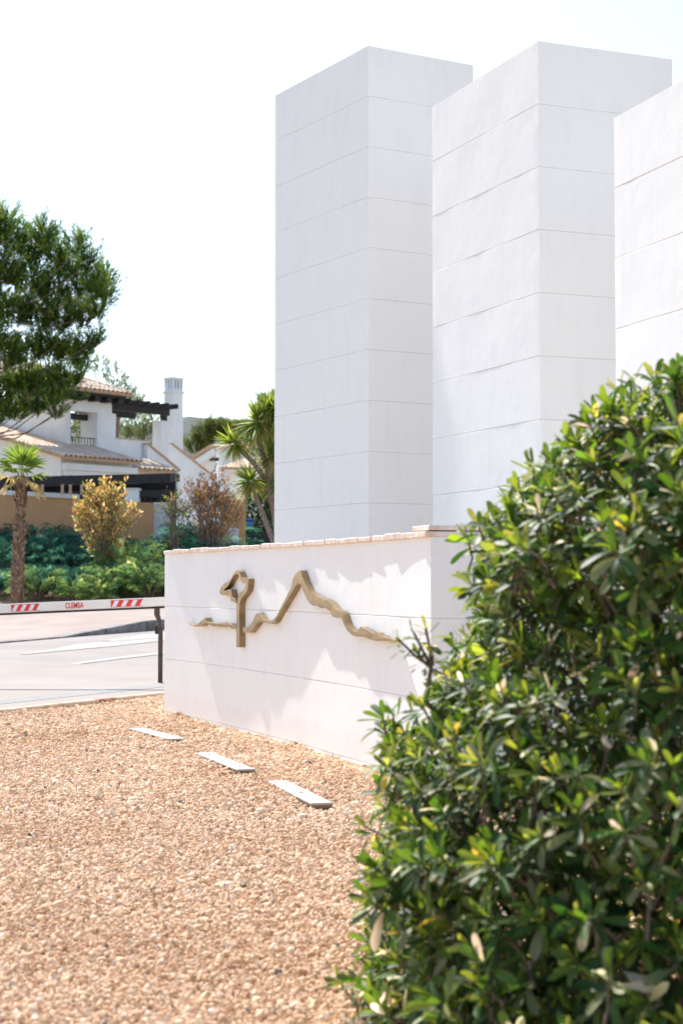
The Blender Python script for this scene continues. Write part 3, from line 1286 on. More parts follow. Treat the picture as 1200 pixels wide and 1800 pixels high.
# branches: limbs from the root, a twig to each rosette
mb = MB()
limbs = []
for k in range(26):
    a = random.uniform(0, 6.28)
    r = random.uniform(.5, .95)
    z = random.uniform(.35, 1.6)
    rr = float(np.interp(z, PZ, PR)) * r
    end = Vector((math.cos(a) * rr, math.sin(a) * rr, z))
    st = Vector((random.uniform(-.35, .35), random.uniform(-.35, .35), -.03))
    mid = st.lerp(end, .5) + Vector((random.uniform(-.1, .1), random.uniform(-.1, .1), random.uniform(-.15, .05)))
    p = [st, st.lerp(mid, .5) + Vector((0, 0, .05)), mid, mid.lerp(end, .5) + Vector((random.uniform(-.05, .05), random.uniform(-.05, .05), .03)), end]
    limbs.append(p)
    mb.tube(p, [.022, .018, .014, .011, .007], 6)
mb.build('limbs', M['grey_bark'], bush, smooth=50)
LPTS = np.array([list(q) for p in limbs for q in p[1:]])
mb = MB()
for P_, N_ in ((P0, N0), (P1, N1)):
    for q, nn in zip(P_, N_):
        q = Vector(q)
        d = -Vector(nn) * .55 + Vector((0, 0, -.8)) + Vector((random.uniform(-.5, .5), random.uniform(-.5, .5), random.uniform(-.2, .3)))
        d = d.normalized() * random.uniform(.09, .19)
        m_ = q + d * .5 - Vector(nn) * .02
        mb.tube([q, m_, q + d], [.0028, .004, .0055], 4)
base = at(748, 1235, 4.97) - BC
fork = at(757, 1172, 4.96) - BC
mb.tube([base + Vector((.14, .03, -.12)), base, fork], [.010, .0085, .007], 6)
for q in shoot:
    q = Vector(q)
    mb.tube([fork, fork.lerp(q, .5) + Vector((.006, 0, -.012)), q], [.006, .005, .004], 5)
mb.build('twigs', M['bark'], bush, smooth=50)
tag(bush, 'large rounded evergreen bush with glossy leaves growing beside the gravel', 'bush')

# ------------------------------------------------------------------ villa behind the planted bank
CE = at(113, 802, 56)                               # near corner of the lower eave
HZ = gz(CE.y)
RZ = math.radians(50)
house = empty('white_villa', (CE.x, CE.y, HZ), RZ)
HMW = Matrix.Translation((CE.x, CE.y, HZ)) @ Matrix.Rotation(RZ, 4, 'Z')
HMI = HMW.inverted()
ZC = CE.z - HZ                                      # eave height above the villa's ground
AX_E = (HMW.to_3x3() @ Vector((1, 0, 0)))
AX_W = (HMW.to_3x3() @ Vector((0, 1, 0)))           # into the house


def hw(px, py, w):
    """local point of a picture point on the facade plane w metres behind the eave"""
    return HMI @ onplane(px, py, CE + AX_W * w, AX_W)


def hu(px, py, u):
    return HMI @ onplane(px, py, CE + AX_E * u, AX_E)


def hbox(name, x0, x1, y0, y1, z0, z1, mat, parent=house, bevel=0):
    return MB().box(x0, x1, y0, y1, z0, z1).build(name, mat, parent, bevel=bevel)


PT = .25
# barrel tile, axis down the slope (-y), length 1
tv, tf = [], []
for j, (yy, r) in enumerate(((0, .5), (-1, .42))):
    for rr in (r, r - .09):
        for k in range(7):
            a = math.pi * k / 6
            tv.append((math.cos(a) * rr, yy, math.sin(a) * rr))
for k in range(6):
    tf += [(k, k + 1, 14 + k + 1, 14 + k), (7 + k, 21 + k, 21 + k + 1, 7 + k + 1), (k, 7 + k, 7 + k + 1, k + 1), (14 + k, 14 + k + 1, 21 + k + 1, 21 + k)]
tile_me = MB().add([(x, -y - 1, z) for x, y, z in tv], tf).mesh('roof_tile', M['tile'], smooth=40)


def tile_at(parent, origin, axis_down, up, w=.2, L=.46):
    """tile whose lower end sits at origin"""
    y = -Vector(axis_down).normalized()
    z = Vector(up).normalized()
    x = y.cross(z)
    R = Matrix((x, y, z)).transposed().to_4x4()
    o = bpy.data.objects.new('roof_tile', tile_me)
    j = random.uniform(-.025, .025)
    o.matrix_local = Matrix.Translation(Vector(origin)) @ R @ Matrix.Rotation(j, 4, 'Z') @ Matrix.Diagonal((w, L, w * .85, 1)) @ Matrix.Translation((0, 1, 0))
    return link(o, parent)


def tiled_roof(name, x0, x1f, y0, y1, z0, pitch, sp=.215, ex=.37, parent=house, x0f=None):
    """mono-pitch slope: eave at y0 (height z0), rising to y1; x range may depend on y"""
    x0f = x0f or (lambda y: x0)
    ys = [y0 + (y1 - y0) * i / 8 for i in range(9)]
    pts = [Vector((x0f(y), y, z0 + (y - y0) * pitch)) for y in ys] + [Vector((x1f(y), y, z0 + (y - y0) * pitch)) for y in ys[::-1]]
    n = len(pts)
    b_ = MB()
    vs = pts + [p - Vector((0, 0, .09)) for p in pts]
    fs = []
    for i in range(8):
        a, b2, c, d = i, i + 1, n - 2 - i, n - 1 - i
        fs += [(a, b2, c, d), (n + a, n + d, n + c, n + b2)]
    fs += [(i, n + i, n + (i + 1) % n, (i + 1) % n) for i in range(n)]
    b_.add(vs, fs)
    roof = b_.build(name, M['terracotta_plain'], parent)
    down = Vector((0, -1, -pitch))
    up = Vector((0, -pitch, 1))
    y = y0 - .05
    while y < y1 - .1:
        xa, xb = x0f(max(y, y0)), x1f(max(y, y0))
        k = max(1, int((xb - xa) / sp))
        for i in range(k + 1):
            x = xa + .05 + (xb - xa - .1) * i / k
            tile_at(roof, (x, y, z0 + (y - y0) * pitch + .012), down, up)
        y += ex
    return roof


# lower wing
GW, FW = .25, .45
wy = 7.6
gab = [(GW, FW, -.4), (GW, wy, -.4), (GW, wy, ZC + wy * PT - .12), (GW, FW, ZC + FW * PT - .12)]
MB().prism(gab, (.25, 0, 0)).build('gable_wall', M['house_white'], house)
hbox('front_wall', GW + .252, 3.5, FW + .002, FW + .25, -.4, ZC + FW * PT - .13, M['house_white'])
for k, (za, zb, pr_) in enumerate(((-.20, -.42, .30), (-.424, -.60, .20), (-.604, -.80, .10))):
    hbox('cornice', GW + .02 + k * .05, 3.5, FW - pr_, FW - .001, ZC + zb, ZC + za, M['house_white'])
TU, TW_ = 2.25, 2.5
tiled_roof('lower_roof', 0, lambda y: 3.5 if y < TW_ - .02 else TU - .02, 0, 6.6, ZC, PT)
# small roof beyond, lower
p = hw(243, 824, .3)
p2 = hw(312, 833, .3)
tiled_roof('porch_roof', p.x, lambda y: p2.x, .3, 1.5, p.z, .30)
hbox('porch_wall', p.x, p2.x, .75, .95, -.4, p.z - .0, M['house_white'])
# upper block: side wall, front wall with a railed opening, pillar
zt_ = hw(197, 712, TW_).z + .25
xr = hw(197, 720, TW_).x
xr2 = hw(204, 740, TW_).x
zs = hw(204, 771, TW_).z
jx = hw(166, 740, TW_ + .0).x
jx2 = hw(173.5, 740, TW_).x
hz = hw(140, 722, TW_).z
sill = hw(140, 790, TW_).z - .15
hbox('side_wall', TU, TU + .18, TW_ + .002, TW_ + 4.4, 0, zt_, M['house_white'])
hbox('pillar', jx2, xr, TW_, TW_ + .42, sill, zt_ + .3, M['house_white'])
hbox('pillar', xr + .001, xr2, TW_ + .002, TW_ + .40, sill, hw(200, 727, TW_).z, M['house_white'])
hbox('lintel', TU + .001, jx2 - .001, TW_ + .001, TW_ + .36, hz, zt_ + .2, M['house_white'])
hbox('reveal', jx2 - .06, jx2 - .002, TW_ + .004, TW_ + .9, sill, hz, M['house_white'])
hbox('beam', TU + .18, jx2, TW_ + .5, TW_ + .66, hz - .26, hz - .04, M['black_wood'])
hbox('parapet', TU, hw(260, 780, TW_).x, TW_ + .003, TW_ + .25, 0, sill - .001, M['house_white'])
hbox('parapet', xr2 + .001, hw(260, 780, TW_).x, TW_ + .004, TW_ + .25, sill, hw(230, 773, TW_).z, M['house_white'])
pcx0, pcx1 = xr2 + .002, hw(260, 780, TW_).x
pz = hw(230, 773, TW_).z
hbox('parapet_coping', pcx0, pcx1 + .05, TW_ - .03, TW_ + .28, pz + .001, pz + .04, M['terracotta_plain'])
# railing
rail = hbox('railing', TU + .2, jx2 - .07, TW_ + .12, TW_ + .15, hw(140, 769, TW_).z, hw(140, 769, TW_).z + .03, M['dark_metal'])
x = TU + .25
while x < jx2 - .1:
    hbox('baluster', x, x + .02, TW_ + .125, TW_ + .145, sill, hw(140, 769, TW_).z - .001, M['dark_metal'], rail)
    x += .14
# upper hipped roof
ez = hw(188, 688, TW_ - .55).z
ex1 = hw(230, 690, TW_ - .55).x
hipx = lambda y: ex1 - (y - (TW_ - .55)) * 1.0
tiled_roof('upper_roof', TU - 3.2, hipx, TW_ - .55, TW_ + 1.75, ez, .42, parent=house)
hp0 = Vector((ex1, TW_ - .55, ez + .03))
hp1 = Vector((hipx(TW_ + 1.75), TW_ + 1.75, ez + .03 + 2.3 * .42))
hr = bpy.data.objects['upper_roof']
hd = (hp0 - hp1)
for i in range(8):
    tile_at(hr, hp0 - hd.normalized() * (i * .38) - hd.normalized() * .0, hd, Vector((.25, -.25, 1)), .22)
MB().prism([hp0 + Vector((0, 0, -.1)), hp1 + Vector((0, 0, -.1)), Vector((hp1.x, TW_ + 4, hp1.z - .1)), Vector((ex1, TW_ + 5, ez - .07))], (-.02, 0, .05)).build('hip_slope', M['terracotta_plain'], house)
hbox('eave_board', TU - 1.0, ex1 - .12, TW_ - .50, TW_ + .0, ez - .17, ez - .095, M['black_wood'])
for i in range(7):
    x = ex1 - .45 - i * .56
    hbox('rafter_end', x, x + .26, TW_ - .40, TW_ - .003, ez - .36, ez - .171, M['black_wood'])
hbox('eave_board', ex1 - .6, ex1 - .1, TW_ + .002, TW_ + 3, ez - .24, ez - .1, M['black_wood'])
# upper pergola
pa, pb_ = hw(199, 727, TW_ + .1), hw(297, 737, TW_ + .1)
zb_ = hw(286, 740, TW_ + .1).z
hbox('pergola_beam', xr + .01, pb_.x, TW_ + .05, TW_ + .19, zb_ + .22, zb_ + .46, M['black_wood'])
hbox('pergola_beam', xr + .01, pb_.x, TW_ + 1.9, TW_ + 2.04, zb_ + .22, zb_ + .46, M['black_wood'])
for i in range(7):
    x = xr + .12 + (pb_.x - xr - .12) * i / 6
    hbox('pergola_rafter', x - .05, x + .06, TW_ - .35, TW_ + 2.4, zb_ + .462, zb_ + .64, M['black_wood'])
hbox('pergola_post', pb_.x - .34, pb_.x - .12, TW_ + .06, TW_ + .22, zb_ + .0, zb_ + .22, M['black_wood'])
px0, px1 = hw(282, 760, TW_).x, hw(297, 760, TW_).x
hbox('masonry_post', px0, px1, TW_ - .02, TW_ + .42, 0, zb_, M['house_white'])


# sloping stair walls with tile copings
def raking(px_a, px_b, w, name):
    a, b_ = hw(*px_a, w), hw(*px_b, w)
    MB().prism([(a.x, w, a.z), (b_.x, w, b_.z), (b_.x, w, -.4), (a.x, w, -.4)], (0, .2, 0)).build(name, M['house_white'], house)
    dd = (b_ - a)
    MB().bar(a + Vector((0, .1, .03)), b_ + Vector((0, .1, .03)), .30, .07).build('sloping_coping', M['terracotta_plain'], house)


raking((259, 781), (316, 828), TW_ - .25, 'stair_wall')
raking((301, 781), (380, 842), TW_ + 1.4, 'stair_wall')
# chimney
cw = TW_ + 1.7
ca = hw(304, 760, cw)
cyl = .52
czt = hw(304, 662, cw).z
czm = hw(304, 690, cw).z
x0, x1, y0, y1 = ca.x, ca.x + .56, cw, cw + .50
ch = hbox('chimney', x0, x1, y0, y1, 0, czm, M['house_white'])
hbox('ledge', x0 - .06, x1 + .06, y0 - .06, y1 + .06, czm + .001, czm + .08, M['house_white'], ch)
hbox('cap', x0 - .02, x1 + .02, y0 - .02, y1 + .02, czt - .10, czt, M['house_white'], ch)
hbox('lower_band', x0 + .001, x1 - .001, y0 + .001, y1 - .001, czm + .081, czm + .18, M['house_white'], ch)
for i in range(4):
    fx = x0 + (x1 - x0 - .075) * i / 3
    for yy in (y0, y1 - .075):
        hbox('mullion', fx, fx + .075, yy, yy + .075, czm + .181, czt - .101, M['house_white'], ch)
for i in (1, 2):
    fy = y0 + (y1 - y0 - .075) * i / 3
    for xx in (x0, x1 - .075):
        hbox('mullion', xx, xx + .075, fy, fy + .075, czm + .181, czt - .101, M['house_white'], ch)
hbox('flue', x0 + .12, x1 - .12, y0 + .12, y1 - .12, czm + .18, czt - .102, M['kerb_dark'], ch)
hbox('rear_wall', TU + .2, 9.5, TW_ + 6.0, TW_ + 6.2, -.4, 2.2, M['house_white'])
tag(house, 'white villa with clay tile roofs, square chimney and black upper pergola', 'house')

# lower pergola in front of the villa
pg = empty('dark_pergola', (*at(120, 850, 50).xy, gz(50)))
o_ = -Vector(pg.location)
for i in range(9):
    y = 47.6 + i * .62
    a, b_ = at(-60, 844 - i * .6, y), at(300 + i * 2, 832 + (i % 3), y)
    if i in (0, 3, 6):
        MB().bar(a + o_ + Vector((0, .02, -.46)), b_ + o_ + Vector((0, .02, -.58)), .10, .20).build('beam', M['black_wood'], pg)
    t = .26 if i < 2 else .22
    MB().bar(a + o_ + Vector((0, 0, -t / 2)), b_ + o_ + Vector((0, 0, -t / 2)), .12, t).build('beam', M['black_wood'], pg)
for i in range(15):
    xx = -60 + i * 26
    a, b_ = at(xx, 848, 47.7), at(xx + 4, 846, 52.4)
    a.z -= .12
    b_.z = a.z
    MB().bar(a + o_ + Vector((0, 0, -.28)), b_ + o_ + Vector((0, 0, -.28)), .10, .16).build('crossbeam', M['black_wood'], pg)
for px in (40, 160, 262, 300):
    a = at(px, 850, 47.9)
    MB().box(-.09, .09, -.09, .09, -.3, 0, Matrix.Translation((a.x + o_.x, a.y + o_.y, .3))).build('post_foot', M['black_wood'], pg)
    MB().bar(Vector((a.x, a.y, gz(a.y))) + o_, Vector((a.x, a.y, a.z - .3)) + o_, .14, .14, (0, 1, 0)).build('post', M['black_wood'], pg)
MB().prism([Vector((at(-70, 850, 50.6).x, 50.6, 2.0)) + o_, Vector((at(310, 850, 50.6).x, 50.6, 2.0)) + o_, at(310, 838, 50.6) + o_, at(-70, 848, 50.6) + o_], (0, .06, 0)).build('back_panel', M['black_wood'], pg)
tag(pg, 'black timber pergola standing before the villa behind the orange wall', 'pergola')

# orange garden wall
gw = empty('orange_garden_wall', (*at(140, 900, 46).xy, gz(46)))
o_ = -Vector(gw.location)
a, b_ = at(-70, 866, 45.0), at(269, 884, 47.0)
a2, b2 = a.copy(), b_.copy()
MB().prism([(a.x, a.y, 1.2), (b_.x, b_.y, 1.2), b_, a], (.02, .3, 0)).mesh
m_ = MB().prism([Vector((a.x, a.y, 1.2)) + o_, Vector((b_.x, b_.y, 1.2)) + o_, b_ + o_, a + o_], (.0, .28, 0))
m_.build('wall_face', M['orange'], gw)
c_ = a.lerp(b_, .60)
MB().prism([a + o_ + Vector((0, -.05, .002)), c_ + o_ + Vector((0, -.05, .002)), c_ + o_ + Vector((0, -.05, .13)), a + o_ + Vector((0, -.05, .13))], (0, .38, 0)).build('coping', M['white_coping'], gw)
for px in (10, 75, 110, 124, 144):
    q = at(px, 862, 45.6)
    MB().bar(q + o_ + Vector((0, 0, -.12)), q + o_ + Vector((0, 0, .16)), .07, .07, (0, 1, 0)).build('fence_stub', M['terracotta_plain'], gw)
tag(gw, 'orange rendered garden wall with pale coping above the junipers', 'wall')
q0_, q1_ = at(219, 861, 47.3), at(243.5, 885, 47.3)
wb = empty('white_pier', (q0_.x, 47.3, gz(47.3)))
MB().box(0, q1_.x - q0_.x, .0, .5, -.2, q0_.z - gz(47.3)).build('shaft', M['house_white'], wb)
MB().box(-.03, q1_.x - q0_.x + .03, -.03, .53, q0_.z - gz(47.3) + .001, q0_.z - gz(47.3) + .05).build('cap', M['white_coping'], wb)
tag(wb, 'short white masonry pier behind the orange garden wall', 'pier')
ga, gb = at(270, 883, 47.2), at(300, 926, 47.2)
gt = empty('garden_gate', (ga.x, 47.2, gz(47.2)))
hh, ww = ga.z - gz(47.2), gb.x - ga.x
MB().box(.06, ww, .03, .06, .0, hh - .06).build('panel', M['gate'], gt)
MB().box(0, .058, 0, .09, -.1, hh).build('frame', M['white_coping'], gt)
MB().box(.06, ww, 0, .09, hh - .058, hh).build('frame', M['white_coping'], gt)
tag(gt, 'pale grey garden gate at the end of the orange wall', 'gate')
# pillar with meter door
pa, pb_ = at(388, 880, 44), at(430, 950, 44)
pil = empty('orange_pillar', (pa.x, 44, gz(44)))
ww = pb_.x - pa.x
hh = at(400, 882, 44).z - gz(44)
MB().box(0, ww, 0, .4, -.2, hh).build('body', M['orange'], pil, bevel=.01)
dx0, dx1 = at(403, 930, 44).x - pa.x, at(420, 930, 44).x - pa.x
dz1 = at(410, 928, 44).z - gz(44)
MB().box(dx0, dx1, -.012, -.001, dz1 - .62, dz1).build('meter_door', M['gate'], pil)
MB().box(-.02, ww + .02, -.03, .43, hh + .001, hh + .06).build('cap', M['terracotta_plain'], pil)
tag(pil, 'orange rendered pillar with a white meter door', 'pillar')
# blue bin
q = at(437, 920, 46.5)
bn = empty('blue_bin', (q.x, 46.5, gz(46.5)))
zt = at(437, 912, 46.5).z - gz(46.5)
MB().box(-.12, .12, -.12, .12, .06, zt - .06).build('body', M['blue'], bn, bevel=.02)
MB().box(-.14, .14, -.15, .14, zt - .058, zt).build('lid', M['blue'], bn, bevel=.02)
MB().tube([(-.13, .1, .06), (.13, .1, .06)], .06, 8).build('wheel', M['rubber'], bn)
tag(bn, 'blue plastic bin beside the orange pillar', 'bin')
# low dark fence behind the yucca
q0_, q1_ = at(428, 935, 45.5), at(500, 935, 45.5)
fn = empty('dark_fence', (q0_.x, 45.5, gz(45.5)))
zt = q0_.z - gz(45.5)
MB().box(0, q1_.x - q0_.x, 0, .04, zt - .05, zt).build('top_rail', M['dark_metal'], fn)
for i in range(20):
    xx = .03 + (q1_.x - q0_.x - .06) * i / 19
    MB().box(xx - .018, xx + .018, .005, .035, -.1, zt - .051).build('picket', M['dark_metal'], fn)
tag(fn, 'low dark metal fence under the yucca', 'fence')

# second white house further off
y2 = 88
h2 = empty('far_white_house', (*at(380, 820, y2).xy, gz(y2)))
o_ = -Vector(h2.location)


def Z6(x, y):
    return 320 + x / 6.43, 680 + y / 6.43


def pts6(L, Y):
    return [at(*Z6(*p), Y) + o_ for p in L]


low = at(400, 905, y2).z + o_.z
f = pts6([(140, 830), (330, 705), (385, 735)], y2)
g0, g1 = Vector((f[0].x, f[0].y, low)), Vector((f[2].x, f[2].y, low))
MB().prism([g0, g1, f[2], f[1], f[0]], (0, .4, 0)).build('gable_wall', M['house_white'], h2)
g = pts6([(385, 690), (860, 665), (890, 800)], y2 + .6)
MB().prism([Vector((g[0].x, g[0].y, low)), Vector((g[2].x, g[2].y, low)), Vector((g[2].x, g[2].y, g[1].z)), g[1], g[0]], (0, 5, 0)).build('side_wall', M['house_white'], h2)
a, b_ = pts6([(95, 815), (335, 672)], y2 - .3)
MB().bar(a, b_, .5, .18).build('verge_tiles', M['terracotta_plain'], h2)
MB().bar(a + Vector((.2, -.05, -.28)), b_ + Vector((.2, -.05, -.28)), .3, .34).build('verge_board', M['house_white'], h2)
a, b_ = pts6([(350, 668), (470, 700)], y2)
MB().prism([pts6([(330, 680)], y2)[0], pts6([(420, 672)], y2 + 5)[0], pts6([(860, 655)], y2 + 5)[0], pts6([(470, 700)], y2)[0]], (0, 0, .12)).build('roof', M['terracotta_plain'], h2)
a = pts6([(310, 812)], y2 - .02)[0]
MB().box(a.x, a.x + .5, a.y - .03, a.y + .02, a.z - .12, a.z + .06).build('vent_window', M['dark_metal'], h2)
lr = pts6([(430, 935), (900, 935), (890, 800), (760, 820)], y2 - 8)
MB().prism([lr[0], lr[1], pts6([(900, 805)], y2 - 4)[0], pts6([(640, 850)], y2 - 4)[0]], (0, 0, .12)).build('lower_roof', M['terracotta_plain'], h2)
MB().prism([Vector((lr[0].x + .3, lr[0].y + .4, low)), Vector((lr[1].x, lr[1].y + .4, low)), lr[1] + Vector((0, .4, -.05)), lr[0] + Vector((.3, .4, -.05))], (0, .3, 0)).build('lower_wall', M['house_white'], h2)
tag(h2, 'distant white house with a low gable beyond the sloping stair walls', 'house')

# ------------------------------------------------------------------ plants
rng = np.random.default_rng(21)


def unit(n):
    return nrm(rng.normal(size=(n, 3)))


def pick(cols, n, jit=.15):
    c = np.array(cols)[rng.integers(0, len(cols), n)]
    return np.clip(c * np.exp(rng.normal(0, jit, (n, 1))), .003, .9)


def plant_mesh(name, parts, mat):
    return mesh_np(name, *join_arrays(parts)[:2], mat, join_arrays(parts)[2])


def thing_from(name, loc, label, cat, group=None):
    t = empty(name, loc)
    return tag(t, label, cat, group)


# --- pine: clumps of brush-like shoots
PINE = [(.03, .068, .018), (.05, .10, .024), (.085, .145, .032), (.15, .20, .04)]


def pine_tree(base, clumps, shoot_n, nl, label, group=None, cols=PINE, trunk=None, needles=16, nw=.19):
    """clumps: (centre, (rx,ry,rz)) relative to base"""
    t = thing_from('pine_tree', base, label, 'tree', group)
    P, D = [], []
    for c, r in clumps:
        n_ = int(shoot_n * (r[0] * r[2]) ** .75)
        d = unit(n_)
        rad = rng.uniform(.35, 1, (n_, 1)) ** .5
        p = d * np.array(r) * rad
        P.append(p + np.array(c))
        D.append(nrm(d * np.array([.8, .8, .35]) + np.array([0, 0, .95]) + rng.normal(0, .22, (n_, 3))))
    P, D = np.concatenate(P), np.concatenate(D)
    n_ = len(P)
    k = needles
    sl = nl * rng.uniform(1.4, 3.8, n_)
    f = rng.uniform(-.2, 1, (n_, k))
    pp = P[:, None] + D[:, None] * (f * sl[:, None])[..., None]
    dd = nrm(D[:, None] * 1.0 + rng.normal(0, .34, (n_, k, 3)))
    base_c = pick(cols, n_)
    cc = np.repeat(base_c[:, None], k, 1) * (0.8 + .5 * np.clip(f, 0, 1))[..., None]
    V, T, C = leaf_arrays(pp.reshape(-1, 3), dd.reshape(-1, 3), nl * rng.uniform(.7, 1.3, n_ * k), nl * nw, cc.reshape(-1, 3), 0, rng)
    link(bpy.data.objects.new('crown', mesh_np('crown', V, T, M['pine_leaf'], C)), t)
    mb = MB()
    top_ = trunk[-1]
    mb.tube([p for p, r in trunk], [r for p, r in trunk], 9)
    mb.build('trunk', M['bark'], t, smooth=60)
    mb = MB()
    for c, r in clumps:
        c = Vector(c)
        st = min((Vector(p) for p, r_ in trunk), key=lambda q: (q - c).length + max(0, q.z - c.z) * 2)
        mid = st.lerp(c, .55) + Vector((0, 0, -.12 * (c - st).length))
        mb.tube([st, mid, c, c + Vector((0, 0, r[2] * .5))], [.024, .018, .012, .006], 5)
    mb.build('branches', M['bark'], t, smooth=60)
    return t


def clumps_px(L, Y, base, dep=.9):
    out = []
    for px, py, rx, rz in L:
        y = Y + rng.uniform(-1, 1) * dep
        c = at(px, py, y) - Vector(base)
        k = y / F
        out.append((np.array(c), (rx * k, (rx * k + rz * k) / 2, rz * k)))
    return out


YP = 49.5
pbase = Vector((at(-75, 900, YP).x, YP, gz(YP)))
L = [(12, 392, 20, 30), (-22, 405, 30, 40), (30, 425, 22, 22), (82, 412, 15, 28), (62, 440, 20, 22), (100, 440, 14, 26), (142, 432, 10, 24), (160, 455, 9, 20), (122, 470, 20, 24), (190, 490, 9, 22), (172, 500, 12, 26), (150, 500, 16, 22), (192, 520, 10, 18), (176, 545, 14, 14), (60, 490, 34, 30), (95, 510, 26, 26), (10, 470, 34, 36), (-30, 500, 40, 50), (135, 535, 20, 20),
     (150, 560, 14, 12), (110, 560, 26, 22), (70, 555, 32, 26), (25, 545, 34, 30), (-30, 590, 40, 40), (172, 592, 7, 16), (155, 610, 11, 14), (130, 618, 20, 20), (95, 610, 28, 22), (55, 615, 30, 24), (10, 620, 32, 30), (148, 640, 13, 15), (125, 665, 20, 16), (85, 665, 28, 20), (45, 675, 30, 24), (5, 690, 32, 28), (100, 695, 20, 12), (65, 712, 24, 13), (105, 720, 10, 10), (30, 722, 26, 14), (-10, 728, 30, 16), (140, 692, 7, 7), (-60, 650, 45, 50), (-90, 520, 60, 70), (-90, 620, 50, 60), (-60, 430, 45, 50)]
pine_tree(pbase, clumps_px([(x_ - 5, y_ + 9, a_ * .8, b_ * .82) for x_, y_, a_, b_ in L], YP, pbase, 1.3), 520, .20, 'large dense dark green pine reaching over the villa roof', trunk=[((0, 0, -.3), .2), ((.1, 0, 1.5), .17), ((.25, .1, 3.2), .14), ((.5, 0, 5), .11), ((.7, 0, 7), .07), ((.8, 0, 9.3), .04)], needles=22, nw=.12)
# smaller pines around the villa
BR = [(.06, .09, .03), (.09, .125, .04), (.13, .165, .05), (.17, .19, .06)]
yb = 66
b_ = Vector((at(200, 800, yb).x, yb, gz(yb)))
pine_tree(b_, clumps_px([(180, 652, 15, 20), (205, 668, 16, 20), (222, 690, 14, 14), (232, 712, 14, 14), (215, 705, 20, 14), (245, 710, 8, 8)], yb, b_, 1), 300, .13, 'light green pine rising behind the upper tile roof of the villa', 'pines around the villa', BR, [((0, 0, -.3), .15), ((0, 0, 3), .12), ((.2, 0, 5.5), .07)], 12)
yb = 72
b_ = Vector((at(245, 800, yb).x, yb, gz(yb)))
pine_tree(b_, clumps_px([(215, 765, 18, 16), (240, 758, 20, 20), (262, 765, 20, 20), (228, 735, 7, 9), (250, 730, 8, 10), (270, 738, 7, 8), (210, 745, 8, 8), (275, 755, 9, 12), (258, 740, 5, 6)], yb, b_, 1), 330, .13, 'airy pine seen under the villa\'s upper black pergola', 'pines around the villa', BR[:3], [((0, 0, -.3), .15), ((0, 0, 3), .12), ((.2, 0, 5.2), .07)], 12)
yb = 70
b_ = Vector((at(140, 800, yb).x, yb, gz(yb)))
pine_tree(b_, clumps_px([(125, 745, 18, 18), (150, 740, 16, 20), (140, 765, 24, 18), (160, 770, 12, 14)], yb, b_, 1), 330, .13, 'green tree seen through the railed opening of the villa', 'pines around the villa', BR, [((0, 0, -.3), .15), ((0, 0, 3), .12), ((.2, 0, 5.0), .07)], 12)
yb = 120
b_ = Vector((at(375, 800, yb).x, yb, gz(yb)))
pine_tree(b_, clumps_px([(343, 785, 14, 16), (360, 770, 18, 20), (380, 764, 18, 18), (402, 764, 18, 18), (422, 768, 16, 18), (392, 750, 6, 8), (440, 765, 18, 18), (370, 752, 8, 8)], yb, b_, 1), 420, .22, 'broad olive green pine behind the distant white house', 'pines around the villa', [(.05, .07, .025), (.08, .10, .03), (.11, .125, .04)], [((0, 0, -.3), .2), ((0, 0, 4), .15), ((.2, 0, 7.2), .07)], 12)
yb = 58
b_ = Vector((at(470, 850, yb).x, yb, gz(yb)))
pine_tree(b_, clumps_px([(472, 705, 12, 12), (485, 720, 20, 20), (462, 730, 10, 12), (478, 745, 18, 20), (455, 790, 30, 30), (480, 800, 30, 40)], yb, b_, 1), 300, .14, 'light green pine behind the yucca beside the tallest tower', 'pines around the villa', BR, [((0, 0, -.3), .15), ((0, 0, 3), .12), ((.2, 0, 5.5), .07)], 12)

# --- dense hedge behind the yucca
yb = 47.5
hg = thing_from('clipped_hedge', (at(465, 900, yb).x, yb, gz(yb)), 'dark green hedge behind the yucca and low dark fence', 'hedge')
n_ = 9000
wd = 2.2
p = np.stack([rng.uniform(-.62, wd, n_), rng.uniform(-.5, .5, n_), rng.uniform(-.1, at(465, 845, yb).z - gz(yb), n_)], 1)
V, T, C = leaf_arrays(p, unit(n_) + np.array([0, -.3, .5]), rng.uniform(.07, .13, n_), .05, pick([(.018, .045, .016), (.03, .06, .02), (.045, .075, .022)], n_), .2, rng)
link(bpy.data.objects.new('foliage', mesh_np('foliage', V, T, M['soft_leaf'], C)), hg)
mb = MB()
for i in range(9):
    x = -.5 + i * .3
    mb.tube([(x, 0, -.2), (x + rng.uniform(-.1, .1), 0, 1.2), (x + rng.uniform(-.2, .2), 0, 2.1)], [.03, .02, .01], 5)
mb.build('stems', M['bark'], hg)

# --- junipers on the bank
JUN = [(.022, .066, .050), (.034, .092, .066), (.055, .13, .080), (.028, .08, .056)]
JUNL = [(.10, .17, .06), (.15, .22, .07), (.21, .27, .09), (.07, .13, .055)]


